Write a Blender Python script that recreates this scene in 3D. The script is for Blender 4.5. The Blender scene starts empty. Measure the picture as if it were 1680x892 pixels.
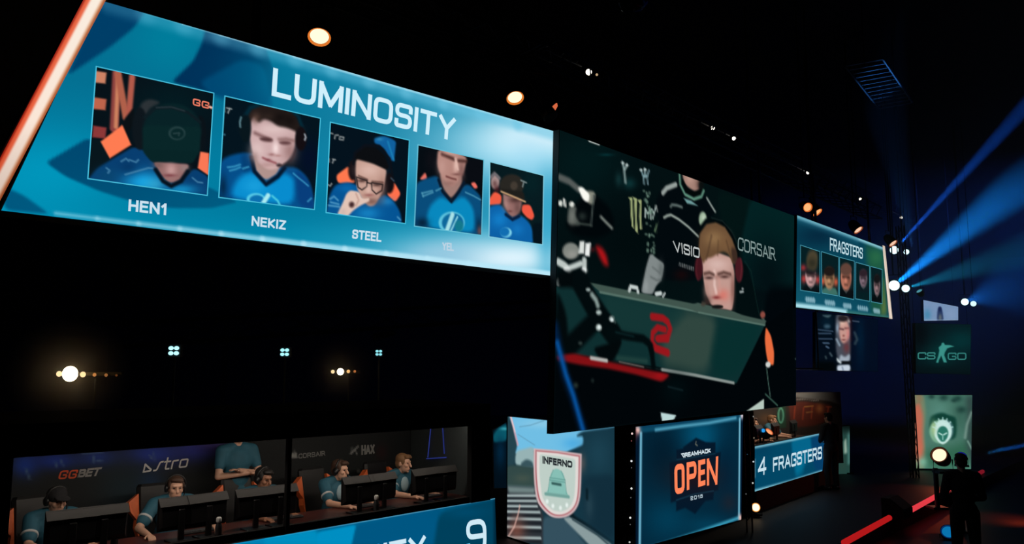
import bpy, math, random
import numpy as np
from mathutils import Vector, Matrix

random.seed(4)
SC = bpy.context.scene
COL = SC.collection

# ------------------------------------------------------------------ camera, world, exposure
EYE = Vector((0.0, 0.0, 3.05))          # seat in the raised stand, hall floor is z = -0.2
FOC, PITCH = 1319.0, math.radians(7.0)  # focal length in pixels of the 1680 px wide frame
cd = bpy.data.cameras.new('camera')
cd.sensor_fit = 'HORIZONTAL'; cd.sensor_width = 36.0; cd.lens = FOC / 1680.0 * 36.0
cd.clip_start = 0.05; cd.clip_end = 300
cam = bpy.data.objects.new('camera', cd); COL.objects.link(cam)
cam.location = EYE; cam.rotation_euler = (math.radians(90) + PITCH, 0, 0)
SC.camera = cam
w = bpy.data.worlds.new('dark_hall'); SC.world = w; w.use_nodes = True
w.node_tree.nodes['Background'].inputs[0].default_value = (0.0, 0.0, 0.0, 1)
w.node_tree.nodes['Background'].inputs[1].default_value = 0.0
vs = SC.view_settings
SC.display_settings.display_device = 'sRGB'
vs.view_transform = 'Standard'; vs.look = 'None'; vs.exposure = 0.0; vs.gamma = 1.0; vs.use_curve_mapping = False
SC.cycles.volume_step_rate = 1.0
SC.cycles.max_bounces = 5; SC.cycles.volume_bounces = 0
SC.cycles.use_denoising = True

def lin(c):
    c = np.asarray(c, float) / 255.0
    return np.where(c <= 0.04045, c / 12.92, ((c + 0.055) / 1.055) ** 2.4)

# ------------------------------------------------------------------ materials (all node based)
MATS = {}
def paint(name, rgb, rough=0.6, metal=0.0, var=0.12, scale=14.0):
    """Principled surface with a procedural noise breaking up its colour and gloss."""
    if name in MATS: return MATS[name]
    m = bpy.data.materials.new(name); m.use_nodes = True
    nt = m.node_tree; b = nt.nodes['Principled BSDF']
    c = lin(rgb)
    tc = nt.nodes.new('ShaderNodeTexCoord'); nz = nt.nodes.new('ShaderNodeTexNoise'); rp = nt.nodes.new('ShaderNodeValToRGB')
    nz.inputs['Scale'].default_value = scale; nz.inputs['Detail'].default_value = 3
    rp.color_ramp.elements[0].color = (*(c * (1 - var)), 1); rp.color_ramp.elements[1].color = (*np.minimum(c * (1 + var), 1), 1)
    nt.links.new(tc.outputs['Object'], nz.inputs['Vector']); nt.links.new(nz.outputs['Fac'], rp.inputs['Fac'])
    nt.links.new(rp.outputs['Color'], b.inputs['Base Color'])
    b.inputs['Roughness'].default_value = rough; b.inputs['Metallic'].default_value = metal
    MATS[name] = m; return m
def glow(rgb, strength=1.0):
    """A surface that gives off light: lamp lenses, lit lettering, LED strips."""
    k = 'lit_%d_%d_%d_%.2f' % (*rgb, strength)
    if k in MATS: return MATS[k]
    m = bpy.data.materials.new(k); m.use_nodes = True; nt = m.node_tree; nt.nodes.clear()
    o = nt.nodes.new('ShaderNodeOutputMaterial'); e = nt.nodes.new('ShaderNodeEmission')
    e.inputs[0].default_value = (*lin(rgb), 1); e.inputs[1].default_value = strength
    nt.links.new(e.outputs[0], o.inputs[0]); MATS[k] = m; return m
def attr_mat(name, emit=True):
    """A picture: the mesh carries the colours; lit screens emit them, printed cloth only reflects them."""
    if name in MATS: return MATS[name]
    m = bpy.data.materials.new(name); m.use_nodes = True; nt = m.node_tree
    a = nt.nodes.new('ShaderNodeAttribute'); a.attribute_name = 'picture'
    if emit:
        nt.nodes.remove(nt.nodes['Principled BSDF'])
        e = nt.nodes.new('ShaderNodeEmission'); nt.links.new(a.outputs['Color'], e.inputs[0])
        nt.links.new(e.outputs[0], nt.nodes['Material Output'].inputs[0])
    else:
        b = nt.nodes['Principled BSDF']; nt.links.new(a.outputs['Color'], b.inputs['Base Color']); b.inputs['Roughness'].default_value = 0.8
    MATS[name] = m; return m
LED = attr_mat('led_picture'); PRINT = attr_mat('printed_picture', False)
M_BLACK = paint('black_matte_paint', (16, 16, 18), 0.75)
M_METAL = paint('black_truss_metal', (38, 40, 44), 0.45, 0.6)
M_PLASTIC = paint('black_plastic', (20, 20, 22), 0.4)
M_GREY = paint('dark_grey_plastic', (74, 74, 76), 0.42)

# ------------------------------------------------------------------ mesh builder
class MB:
    def __init__(s): s.v = []; s.f = []
    def add(s, vs, fs, M=None):
        n = len(s.v)
        s.v += [tuple(M @ Vector(p)) if M is not None else tuple(p) for p in vs]
        s.f += [tuple(i + n for i in f) for f in fs]; return s
    def box(s, a, b, M=None, ch=0.0):
        (x0, y0, z0), (x1, y1, z1) = a, b
        if ch <= 0:
            vs = [(x, y, z) for z in (z0, z1) for y in (y0, y1) for x in (x0, x1)]
            return s.add(vs, [(0, 2, 3, 1), (4, 5, 7, 6), (0, 1, 5, 4), (2, 6, 7, 3), (0, 4, 6, 2), (1, 3, 7, 5)], M)
        # chamfered box: octagonal outline in x-y with inset caps in z
        def ring(i, z):
            return [(x0 + ch + i, y0 + i, z), (x1 - ch - i, y0 + i, z), (x1 - i, y0 + ch + i, z), (x1 - i, y1 - ch - i, z),
                    (x1 - ch - i, y1 - i, z), (x0 + ch + i, y1 - i, z), (x0 + i, y1 - ch - i, z), (x0 + i, y0 + ch + i, z)]
        R = [ring(ch * .5, z0), ring(0, z0 + ch), ring(0, z1 - ch), ring(ch * .5, z1)]
        vs = sum(R, []); fs = [tuple(range(7, -1, -1)), tuple(range(24, 32))]
        for k in range(3):
            for i in range(8): j = (i + 1) % 8; fs.append((k * 8 + i, k * 8 + j, k * 8 + 8 + j, k * 8 + 8 + i))
        return s.add(vs, fs, M)
    def lathe(s, prof, a, b, n=20, M=None, ring=False):
        """revolve (radius, t) pairs about the axis from a to b; t counts metres from a"""
        a = Vector(a); ax = (Vector(b) - a).normalized(); q = ax.to_track_quat('Z', 'Y')
        vs = []; fs = []
        for r, t in prof:
            for i in range(n):
                h = 2 * math.pi * i / n; vs.append(tuple(a + q @ Vector((r * math.cos(h), r * math.sin(h), t))))
        m = len(prof)
        for k in range(m - 1):
            for i in range(n): j = (i + 1) % n; fs.append((k * n + i, k * n + j, k * n + n + j, k * n + n + i))
        if ring:
            for i in range(n): j = (i + 1) % n; fs.append(((m - 1) * n + i, (m - 1) * n + j, j, i))
        else: fs.append(tuple(range(n - 1, -1, -1))); fs.append(tuple(range((m - 1) * n, m * n)))
        return s.add(vs, fs, M)
    def cap(s, a, b, ra, rb, n=12, M=None):
        """tapered capsule"""
        L = (Vector(b) - Vector(a)).length; prof = []
        if L < 1e-6: b = Vector(a) + Vector((0, 0, 1e-5)); L = 1e-5
        for k in range(5): h = math.pi / 2 * k / 4 * .97 + .04; prof.append((ra * math.sin(h), -ra * math.cos(h)))
        for k in range(5): h = math.pi / 2 * k / 4 * .97; prof.append((rb * math.cos(h), L + rb * math.sin(h)))
        return s.lathe(prof, a, b, n, M)
    def ell(s, c, r, n=18, M=None, R=None):
        vs = []; fs = []; m = n // 2
        for k in range(1, m):
            t = math.pi * k / m
            for i in range(n):
                h = 2 * math.pi * i / n; p = Vector((r[0] * math.sin(t) * math.cos(h), r[1] * math.sin(t) * math.sin(h), -r[2] * math.cos(t)))
                if R is not None: p = R @ p
                vs.append(tuple(Vector(c) + p))
        b = Vector((0, 0, -r[2])); t_ = Vector((0, 0, r[2]))
        if R is not None: b = R @ b; t_ = R @ t_
        vs.append(tuple(Vector(c) + b)); vs.append(tuple(Vector(c) + t_)); B = len(vs) - 2
        for k in range(m - 2):
            for i in range(n): j = (i + 1) % n; fs.append((k * n + i, k * n + j, k * n + n + j, k * n + n + i))
        for i in range(n):
            j = (i + 1) % n; fs.append((B, j, i)); fs.append((B + 1, (m - 2) * n + i, (m - 2) * n + j))
        return s.add(vs, fs, M)
    def tube(s, pts, r, n=8, M=None):
        pts = [Vector(p) for p in pts]; vs = []; fs = []
        for k, p in enumerate(pts):
            d = (pts[min(k + 1, len(pts) - 1)] - pts[max(k - 1, 0)]).normalized(); q = d.to_track_quat('Z', 'Y')
            rr = r[k] if hasattr(r, '__len__') else r
            for i in range(n): h = 2 * math.pi * i / n; vs.append(tuple(p + q @ Vector((rr * math.cos(h), rr * math.sin(h), 0))))
        for k in range(len(pts) - 1):
            for i in range(n): j = (i + 1) % n; fs.append((k * n + i, k * n + j, k * n + n + j, k * n + n + i))
        fs.append(tuple(range(n - 1, -1, -1))); fs.append(tuple(range((len(pts) - 1) * n, len(pts) * n)))
        return s.add(vs, fs, M)
    def prism(s, pts, off):
        """solid from a planar outline pushed along vector off"""
        n = len(pts); o = Vector(off); vs = [tuple(p) for p in pts] + [tuple(Vector(p) + o) for p in pts]
        fs = [tuple(range(n)), tuple(range(2 * n - 1, n - 1, -1))] + [(i, n + i, n + (i + 1) % n, (i + 1) % n) for i in range(n)]
        return s.add(vs, fs)

def worg(o):
    p = Vector((0, 0, 0))
    while o is not None: p = p + o.location; o = o.parent
    return p
def build(mb, name, mat, parent=None, loc=None, smooth=False, local=False):
    """links what mb holds as ONE mesh object; its points are in hall coordinates unless local"""
    org = worg(parent) if parent is not None else Vector(loc or (0, 0, 0))
    if local: org = Vector((0, 0, 0))
    me = bpy.data.meshes.new(name)
    me.from_pydata([tuple(Vector(p) - org) for p in mb.v], [], mb.f); me.update()
    if smooth:
        for p in me.polygons: p.use_smooth = True
    if mat is not None: me.materials.append(mat)
    o = bpy.data.objects.new(name, me); COL.objects.link(o)
    if parent is not None: o.parent = parent
    else: o.location = Vector(loc or (0, 0, 0))
    return o
def tag(o, label, cat, group=None, kind=None):
    o['label'] = label; o['category'] = cat
    if group: o['group'] = group
    if kind: o['kind'] = kind
    return o
def thing(name, label, cat, loc, group=None, rotz=0.0):
    o = bpy.data.objects.new(name, None); COL.objects.link(o)
    o.location = loc; o.rotation_euler = (0, 0, rotz); o.empty_display_size = 0.2
    return tag(o, label, cat, group)
def struct(mb, name, mat):
    o = build(mb, name, mat); o['kind'] = 'structure'; return o
def dup(root, loc, rotz=None, label=None):
    r = root.copy(); COL.objects.link(r); r.location = loc
    if rotz is not None: r.rotation_euler = (0, 0, rotz)
    if label: r['label'] = label
    for ch in list(root.children):
        c = ch.copy(); COL.objects.link(c); c.parent = r
        for g in list(ch.children):
            d = g.copy(); COL.objects.link(d); d.parent = c
    return r

# ------------------------------------------------------------------ where things stand
def ray(px, py):
    X = (px - 840.0) / FOC; Y = (446.0 - py) / FOC
    return Vector((X, math.cos(PITCH) - Y * math.sin(PITCH), math.sin(PITCH) + Y * math.cos(PITCH)))
def at_depth(px, py, depth):
    r = ray(px, py); return EYE + r * (depth / r.y)
def at_height(px, py, z):
    r = ray(px, py); return EYE + r * ((z - EYE.z) / r.z)
class Wall:
    """an upright plane: (x, y) is a point of its foot, ang the heading of its run (degrees from straight ahead, to the right)"""
    def __init__(s, x, y, ang):
        a = math.radians(ang); s.p = Vector((x, y, 0)); s.d = Vector((math.sin(a), math.cos(a), 0)); s.n = Vector((math.cos(a), -math.sin(a), 0))
        if s.n.dot(-s.p) < 0: s.n = -s.n
    def back(s, dist):
        o = Wall.__new__(Wall); o.p = s.p - s.n * dist; o.d = s.d; o.n = s.n; return o
    def uv(s, px, py):
        r = ray(px, py); t = (s.p - EYE).dot(s.n) / r.dot(s.n); q = EYE + r * t
        return np.array([(q - s.p).dot(s.d), q.z])
    def pt(s, u, v, off=0.0):
        q = s.p + s.d * u + s.n * off; return Vector((q.x, q.y, v))
    def at(s, px, py, off=0.0):
        u, v = s.uv(px, py); return s.pt(u, v, off)
    def M(s):
        """frame of the plane: x along the run, y away from the viewer, z up"""
        y = -s.n
        return Matrix(((s.d.x, y.x, 0, s.p.x), (s.d.y, y.y, 0, s.p.y), (0, 0, 1, 0), (0, 0, 0, 1)))

# ------------------------------------------------------------------ screen pictures
class Pic:
    """a picture laid on a Wall: a fine grid of points that carries the colours shown there"""
    def __init__(s, wall, quad, nx, ny, base, metres=False):
        s.w = wall; s.nx, s.ny = nx, ny; s.z = (0, 0, 1.0)
        c = [np.array(p, float) for p in quad] if metres else [wall.uv(*p) for p in quad]
        U, V = np.meshgrid(np.linspace(0, 1, nx), np.linspace(0, 1, ny))
        U = U[..., None]; V = V[..., None]
        # project the unit square on the quad so that straight lines stay straight
        s.g = (c[0] * (1 - U) * (1 - V) + c[1] * U * (1 - V) + c[2] * U * V + c[3] * (1 - U) * V).reshape(-1, 2)
        cx = np.mean([q[0] for q in quad]); cy = np.mean([q[1] for q in quad])
        if metres: s.px = .008
        else:
            a = wall.uv(cx + 1, cy) - wall.uv(cx, cy); b = wall.uv(cx, cy + 1) - wall.uv(cx, cy)
            s.px = math.sqrt(abs(a[0] * b[1] - a[1] * b[0]))
        s.col = np.tile(np.array(base, float), (nx * ny, 1))
    def P(s, p):
        ox, oy, k = s.z; return s.w.uv(ox + p[0] / k, oy + p[1] / k)
    def mix(s, idx, al, col):
        col = np.array(col, float)
        s.col[idx] = s.col[idx] * (1 - al[:, None]) + col * al[:, None]
    def near(s, pts, m):
        lo = pts.min(0) - m; hi = pts.max(0) + m
        return np.nonzero(((s.g >= lo) & (s.g <= hi)).all(1))[0]
    @staticmethod
    def segd(g, a, b):
        d = b - a; L = max(d @ d, 1e-12); t = np.clip(((g - a) @ d) / L, 0, 1)
        return np.hypot(*(g - a - t[:, None] * d).T)
    @staticmethod
    def round(pts, r):
        out = []
        for k in range(len(pts)):
            a, b, c = pts[k - 1], pts[k], pts[(k + 1) % len(pts)]; lu, lv = max(np.hypot(*(a - b)), 1e-9), max(np.hypot(*(c - b)), 1e-9)
            k_ = min(r, lu * .45, lv * .45); p, q = b + (a - b) / lu * k_, b + (c - b) / lv * k_
            out += [(1 - t) ** 2 * p + 2 * t * (1 - t) * b + t * t * q for t in (0, .33, .67, 1)]
        return np.array(out)
    def poly(s, pts, col, soft=1.0, al=1.0):
        pts = np.array([s.P(p) for p in pts]); sf = soft * s.px
        if soft >= 2: pts = s.round(pts, 2.6 * sf)
        i = s.near(pts, sf); g = s.g[i]
        if len(i) == 0: return
        dist = np.full(len(i), 1e9); ins = np.zeros(len(i), bool)
        for k in range(len(pts)):
            a, b = pts[k - 1], pts[k]; dist = np.minimum(dist, s.segd(g, a, b))
            c = (a[1] > g[:, 1]) != (b[1] > g[:, 1])
            with np.errstate(divide='ignore', invalid='ignore'):
                xs = (b[0] - a[0]) * (g[:, 1] - a[1]) / (b[1] - a[1]) + a[0]
            ins ^= c & (g[:, 0] < xs)
        sd = np.where(ins, dist, -dist); t = np.clip(sd / (2 * sf) + .5, 0, 1)
        s.mix(i, t * t * (3 - 2 * t) * al, col)
    def ell(s, cx, cy, rx, ry, col, soft=1.0, al=1.0, rot=0.0):
        c, n = math.cos(rot), math.sin(rot)
        s.poly([(cx + rx * math.cos(h) * c - ry * math.sin(h) * n, cy + rx * math.cos(h) * n + ry * math.sin(h) * c)
                for h in np.linspace(0, 2 * math.pi, 25)[:-1]], col, soft, al)
    def stroke(s, pts, wd, col, soft=1.0, al=1.0):
        pts = np.array([s.P(p) for p in pts]); sf = soft * s.px; r = wd / s.z[2] * s.px / 2
        i = s.near(pts, r + sf); g = s.g[i]
        if len(i) == 0: return
        d = np.full(len(i), 1e9)
        for k in range(len(pts) - 1): d = np.minimum(d, s.segd(g, pts[k], pts[k + 1]))
        t = np.clip((r - d) / (2 * sf) + .5, 0, 1); s.mix(i, t * t * (3 - 2 * t) * al, col)
    def blob(s, cx, cy, rx, ry, col, al=1.0):
        c = s.P((cx, cy)); a = s.P((cx + rx, cy)) - c; b = s.P((cx, cy + ry)) - c
        m = np.linalg.inv(np.array([a, b]).T); q = (s.g - c) @ m.T
        e = np.exp(-(q ** 2).sum(1)); i = np.nonzero(e > .004)[0]; s.mix(i, e[i] * al, col)
    def ramp(s, p0, p1, col, al0=0.0, al1=1.0, clip=True):
        a, b = s.P(p0), s.P(p1); d = b - a; t = np.clip(((s.g - a) @ d) / (d @ d), 0, 1)
        s.mix(np.arange(len(s.g)), al0 + (al1 - al0) * t, col)
    def make(s, name, parent, off=0.0, mat=None):
        v = [s.w.pt(u, z, off) for u, z in s.g]; org = worg(parent)
        nx, ny = s.nx, s.ny
        f = [(j * nx + i, j * nx + nx + i, j * nx + nx + i + 1, j * nx + i + 1) for j in range(ny - 1) for i in range(nx - 1)]
        me = bpy.data.meshes.new(name); me.from_pydata([tuple(p - org) for p in v], [], f); me.update()
        at = me.color_attributes.new('picture', 'FLOAT_COLOR', 'POINT')
        c = np.ones((len(v), 4), np.float32); c[:, :3] = lin(np.clip(s.col, 0, 255))
        at.data.foreach_set('color', c.ravel()); me.materials.append(mat or LED)
        o = bpy.data.objects.new(name, me); COL.objects.link(o); o.parent = parent; return o

def housing(wall, quad, depth, rim=0.02, gap=0.004):
    """the solid cabinet behind a screen: same outline plus a rim"""
    c = np.array([wall.uv(*p) for p in quad]); m = c.mean(0)
    c = m + (c - m) * (1 + rim / np.abs(c - m).max(0))
    return MB().prism([wall.pt(u, v, -gap) for u, v in c], wall.n * -depth)

# ------------------------------------------------------------------ lettering from strokes
GL = {
 'A': (.8, [[(0, 0), (.4, 1), (.8, 0)], [(.17, .32), (.63, .32)]], 0), 'B': (.7, [[(0, 0), (0, 1), (.62, 1), (.62, .53), (0, .53)], [(0, .53), (.7, .53), (.7, 0), (0, 0)]], 2),
 'C': (.7, [[(.7, .76), (.7, 1), (0, 1), (0, 0), (.7, 0), (.7, .24)]], 1), 'D': (.72, [[(0, 0), (0, 1), (.72, 1), (.72, 0), (0, 0)]], 2),
 'E': (.6, [[(.6, 1), (0, 1), (0, 0), (.6, 0)], [(0, .52), (.54, .52)]], 0), 'F': (.58, [[(.58, 1), (0, 1), (0, 0)], [(0, .5), (.5, .5)]], 0),
 'G': (.72, [[(.72, .78), (.72, 1), (0, 1), (0, 0), (.72, 0), (.72, .47), (.4, .47)]], 1), 'H': (.7, [[(0, 0), (0, 1)], [(.7, 0), (.7, 1)], [(0, .5), (.7, .5)]], 0),
 'I': (0, [[(0, 0), (0, 1)]], 0), 'K': (.7, [[(0, 0), (0, 1)], [(.68, 1), (.1, .48), (.7, 0)]], 0), 'L': (.6, [[(0, 1), (0, 0), (.6, 0)]], 0),
 'M': (.9, [[(0, 0), (0, 1), (.45, .12), (.9, 1), (.9, 0)]], 0), 'N': (.74, [[(0, 0), (0, 1), (.74, 0), (.74, 1)]], 0),
 'O': (.76, [[(0, .5), (0, 1), (.76, 1), (.76, 0), (0, 0), (0, .5)]], 1), 'P': (.68, [[(0, 0), (0, 1), (.68, 1), (.68, .44), (0, .44)]], 2),
 'R': (.7, [[(0, 0), (0, 1), (.68, 1), (.68, .48), (0, .48)], [(.4, .48), (.7, 0)]], 2), 'S': (.7, [[(.7, .78), (.7, 1), (0, 1), (0, .52), (.7, .52), (.7, 0), (0, 0), (0, .22)]], 1),
 'T': (.7, [[(0, 1), (.7, 1)], [(.35, 1), (.35, 0)]], 0), 'U': (.74, [[(0, 1), (0, 0), (.74, 0), (.74, 1)]], 1), 'V': (.76, [[(0, 1), (.38, 0), (.76, 1)]], 0),
 'X': (.72, [[(0, 0), (.72, 1)], [(0, 1), (.72, 0)]], 0), 'Y': (.78, [[(0, 1), (.39, .46), (.78, 1)], [(.39, .46), (.39, 0)]], 0), 'Z': (.66, [[(0, 1), (.66, 1), (0, 0), (.66, 0)]], 0),
 '0': (.7, [[(0, .5), (0, 1), (.7, 1), (.7, 0), (0, 0), (0, .5)]], 1), '1': (.3, [[(0, .72), (.3, 1), (.3, 0)]], 0), '2': (.66, [[(0, .8), (0, 1), (.66, 1), (.66, .55), (0, .4), (0, 0), (.66, 0)]], 1),
 '4': (.74, [[(.56, 0), (.56, 1), (0, .27), (.74, .27)]], 0), '8': (.7, [[(.04, .53), (.04, 1), (.66, 1), (.66, .53), (.04, .53)], [(0, .53), (0, 0), (.7, 0), (.7, .53)]], 1),
 '9': (.7, [[(.7, .5), (0, .5), (0, 1), (.7, 1), (.7, 0), (0, 0), (0, .2)]], 1), ' ': (.35, [], 0),
 'a': (.62, [[(.62, .68), (.62, 0), (0, 0), (0, .68), (.62, .68)]], 2), 's': (.6, [[(0, 0), (.22, 0), (.4, .72), (.62, .72)]], 1), 't': (.36, [[(.1, 1), (.1, 0), (.4, 0)], [(-.08, .68), (.4, .68)]], 1),
 'r': (.42, [[(0, 0), (0, .68), (.44, .68)]], 1), 'o': (.66, [[(0, .34), (0, .68), (.66, .68), (.66, 0), (0, 0), (0, .34)]], 1),
}
def fillet(pts, r, xmin=-1e9):
    if r <= 0 or len(pts) < 3: return pts
    closed = np.allclose(pts[0], pts[-1]); out = [] if closed else [pts[0]]
    rng = range(1, len(pts) - 1)
    P_ = pts
    for i in rng:
        a, b, c = P_[i - 1], P_[i], P_[i + 1]
        if b[0] < xmin: out.append(b); continue
        u = a - b; v = c - b; lu, lv = np.hypot(*u), np.hypot(*v)
        k = min(r, lu * .5, lv * .5); p, q = b + u / lu * k, b + v / lv * k
        for t in np.linspace(0, 1, 6): out.append((1 - t) ** 2 * p + 2 * t * (1 - t) * b + t * t * q)
    if closed: out.append(out[0])
    else: out.append(pts[-1])
    return out
def ribbon(pts, t):
    pts = [pts[0]] + [p for k, p in enumerate(pts[1:]) if np.hypot(*(p - pts[k])) > 1e-7]
    closed = len(pts) > 2 and np.allclose(pts[0], pts[-1]); n = len(pts); vs = []
    for k in range(n):
        a = pts[k - 1] if k else (pts[-2] if closed else None); b = pts[k + 1] if k < n - 1 else (pts[1] if closed else None); p = pts[k]
        ds = [q / np.hypot(*q) for q in ([p - a] if a is not None else []) + ([b - p] if b is not None else [])]
        ns = [np.array([-d[1], d[0]]) for d in ds]; m = sum(ns); m = m / max(np.hypot(*m), 1e-6); k_ = min(1 / max(m @ ns[0], .35), 2.0)
        vs += [p + m * t / 2 * k_, p - m * t / 2 * k_]
    return vs, [(2 * i, 2 * i + 1, 2 * i + 3, 2 * i + 2) for i in range(n - 1)]
def text(s, wall, quad, parent, mat, weight=.15, rnd=.2, gap=.3, slant=0.0, off=.006, name='lettering', z=(0, 0, 1), serif=False, relief=0.0):
    """one word as one mesh: quad is its capital-height box (top left, top right, bottom right, bottom left)"""
    c = [wall.uv(z[0] + p[0] / z[2], z[1] + p[1] / z[2]) for p in quad]
    H = (np.hypot(*(c[0] - c[3])) + np.hypot(*(c[1] - c[2]))) / 2; W = (np.hypot(*(c[1] - c[0])) + np.hypot(*(c[2] - c[3]))) / 2
    t = weight * H; tot = sum(GL[ch][0] for ch in s) + gap * (len(s) - 1); sx = (W - t) / tot; x = 0; mb = MB()
    def place(q):
        a, b = (q[0]) / W, q[1] / H
        if slant: a += slant * b * H / W
        r = (c[3] * (1 - a) + c[2] * a) * (1 - b) + (c[0] * (1 - a) + c[1] * a) * b
        return wall.pt(r[0], r[1], off)
    for ch in s:
        wd, lines, rd = GL[ch]
        for ln in lines:
            pts = [np.array([t / 2 + (x + p[0]) * sx, t / 2 + p[1] * (H - t)]) for p in ln]
            if rd == 1: pts = fillet(pts, rnd * H)
            elif rd == 2: pts = fillet(pts, rnd * H * .9, t / 2 + (x + wd * .4) * sx)
            runs = [[pts[0]]]; loop = len(pts) > 2 and np.allclose(pts[0], pts[-1])
            for k in range(1, len(pts)):
                runs[-1].append(pts[k])
                if k < len(pts) - 1:
                    a_, b_ = pts[k] - pts[k - 1], pts[k + 1] - pts[k]
                    if (a_ @ b_) / max(np.hypot(*a_) * np.hypot(*b_), 1e-9) < -.15: runs.append([pts[k]])
            for rn in runs:
                if not (loop and len(runs) == 1):
                    for e0, e1 in ((0, 1), (-1, -2)):
                        d_ = rn[e0] - rn[e1]; L_ = max(np.hypot(*d_), 1e-9)
                        if abs(d_[1]) < .15 * L_: k_ = .5
                        elif abs(d_[0]) < .05 * L_: k_ = .5
                        else: k_ = .3
                        rn[e0] = rn[e0] + d_ / L_ * t * k_
                vs, fs = ribbon(rn, t); mb.add([place(v) for v in vs], fs)
            if serif:
                for e in (pts[0], pts[-1]):
                    if ch in 'CGSO': continue
                    vs, fs = ribbon([e - np.array([t * .9, 0]), e + np.array([t * .9, 0])], t * .55); mb.add([place(v) for v in vs], fs)
        x += wd + gap
    return build(mb, name, mat, parent)

# ------------------------------------------------------------------ the hall
STAGE = 0.10
M_FLOOR = paint('dark_hall_floor', (30, 24, 22), 0.55, 0, .3, 3)
M_STAGE = paint('black_stage_vinyl', (8, 8, 8), 0.6, 0, .25, 6)
M_HALL = paint('dark_hall_paint', (24, 25, 30), 0.9, 0, .2, 2)
struct(MB().box((-30, -12, -.4), (46, 60, -.2)), 'floor', M_FLOOR)
struct(MB().box((-30, -12, 11.5), (46, 60, 11.7)), 'ceiling', M_HALL)
struct(MB().box((-30, 60, -.2), (46, 60.3, 11.5)), 'wall_back', M_HALL)
struct(MB().box((46, -12, -.2), (46.3, 60, 11.5)), 'wall_right', M_HALL)
struct(MB().box((-30.3, -12, -.2), (-30, 60, 11.5)), 'wall_left', M_HALL)
struct(MB().box((-30, -12.3, -.2), (46, -12, 11.5)), 'wall_rear', M_HALL)

W_LEFT = Wall(.54, 10.55, 46.8)            # upper left team screen
W_MID = Wall(.64, 10.46, 41.0)             # big centre screen
W_RIGHT = Wall(5.9, 16.42, 42.5)           # upper right team screen
W_BOOTH = Wall(-.30, 10.65, 43.0)          # front of the left player booth
W_SCORE = Wall(-.22, 10.77, 41.6)          # left score panel
W_MAP = Wall(1.55, 12.1, -31.3)            # map screen, turned the other way
W_OPEN = Wall(2.14, 12.66, 41.5)           # event screen
W_RSCORE = Wall(5.35, 17.6, 38.0)           # right score panel
W_EMB = Wall(9.5, 24.6, 90.0)              # emblem screen at the far end, seen square on
W_FAR = Wall(10, 27.0, 90.0)

# stage block: the front edge runs beside the red light strip
E0 = at_height(1390, 884, STAGE); E1 = at_height(1610, 784, STAGE)
ed = (E1 - E0).normalized(); en = Vector((-ed.y, ed.x, 0))
fa = E0 - ed * 16; fb = E1 + ed * 7
s_ = MB().prism([fa - Vector((0, 0, .03)), fb - Vector((0, 0, .03)), fb + en * 12 - Vector((0, 0, .03)), fa + en * 12 - Vector((0, 0, .03))], (0, 0, -(STAGE + .17)))
s_.prism([fa - en * .02, fb - en * .02, fb + en * 12, fa + en * 12], (0, 0, -.03))
o = struct(s_, 'stage_platform', M_STAGE)

# ------------------------------------------------------------------ upper left team screen
Q = [(166, 1), (908, 215), (905, 452), (2, 345)]
T = thing('team_screen', 'wide slanted team screen with five large player portraits, upper left above the player booth', 'screen', W_LEFT.at(450, 400, -.2))
build(housing(W_LEFT, Q, .22, .012), 'screen_cabinet', M_BLACK, T)
p = Pic(W_LEFT, Q, 300, 130, (4, 112, 146)); z = p.z = (0, 0, 1.846)
p.ramp((0, 200), (0, 640), (0, 150, 188), 0, .75)
p.blob(150, 540, 220, 130, (0, 158, 196), .8)
p.blob(520, 120, 120, 110, (0, 126, 156), .9)
p.poly([(310, -30), (440, 35), (405, 85), (330, 145), (205, 228), (255, 110)], (0, 62, 104), 3)
p.poly([(622, 85), (612, 130), (585, 185), (520, 248), (640, 280), (800, 330), (840, 250), (800, 130)], (0, 48, 88), 3)
p.poly([(600, 250), (735, 178), (800, 200), (830, 330), (660, 300)], (0, 74, 118), 5, .8)
p.blob(930, 230, 160, 130, (0, 116, 152), .9)
p.poly([(138, 492), (265, 418), (520, 520), (650, 575), (720, 612), (640, 630), (520, 630), (400, 610), (300, 578), (200, 535)], (0, 72, 112), 2.5)
p.poly([(0, 560), (70, 590), (150, 648), (15, 636)], (0, 84, 124), 3)
p.ramp((760, 300), (1560, 420), (64, 168, 202), 0, .9)
p.blob(1000, 620, 500, 90, (0, 112, 148), .6)
p.blob(1590, 450, 200, 95, (176, 230, 250), .95); p.blob(1640, 410, 150, 60, (228, 247, 255), .95)
p.blob(1540, 780, 230, 62, (222, 244, 254), 1.0); p.blob(1600, 500, 60, 110, (150, 214, 240), .5); p.blob(1340, 770, 120, 40, (150, 200, 225), .8)
p.blob(1655, 700, 30, 160, (60, 170, 206), .7)
for k in range(12):
    a, b = k / 12, (k + 1) / 12; wd = 3 + 7 * math.sin(math.pi * min(1, b * .8))
    p.stroke([(330 + 1350 * a, 0 + 397 * a), (330 + 1350 * b, 397 * b)], wd * 1.9, (206, 240, 252), 2.0, .6 + .4 * min(1, b * 2))
    p.stroke([(330 + 1350 * a, 12 + 397 * a), (330 + 1350 * b, 12 + 397 * b)], 44, (110, 196, 226), 9, .2 + .4 * b)
for k in range(12):
    a, b = k / 12, (k + 1) / 12
    p.stroke([(170 + 1500 * a, 646 + 186 * a), (170 + 1500 * b, 646 + 186 * b)], 6 + 20 * b, (186, 232, 248), 3.0, .45 + .55 * b)
p.make('screen_picture', T)
text('LUMINOSITY', W_LEFT, [(448, 111), (748, 194), (745, 232), (445, 157)], T, glow((208, 240, 252)), .175, .26, .3)
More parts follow.
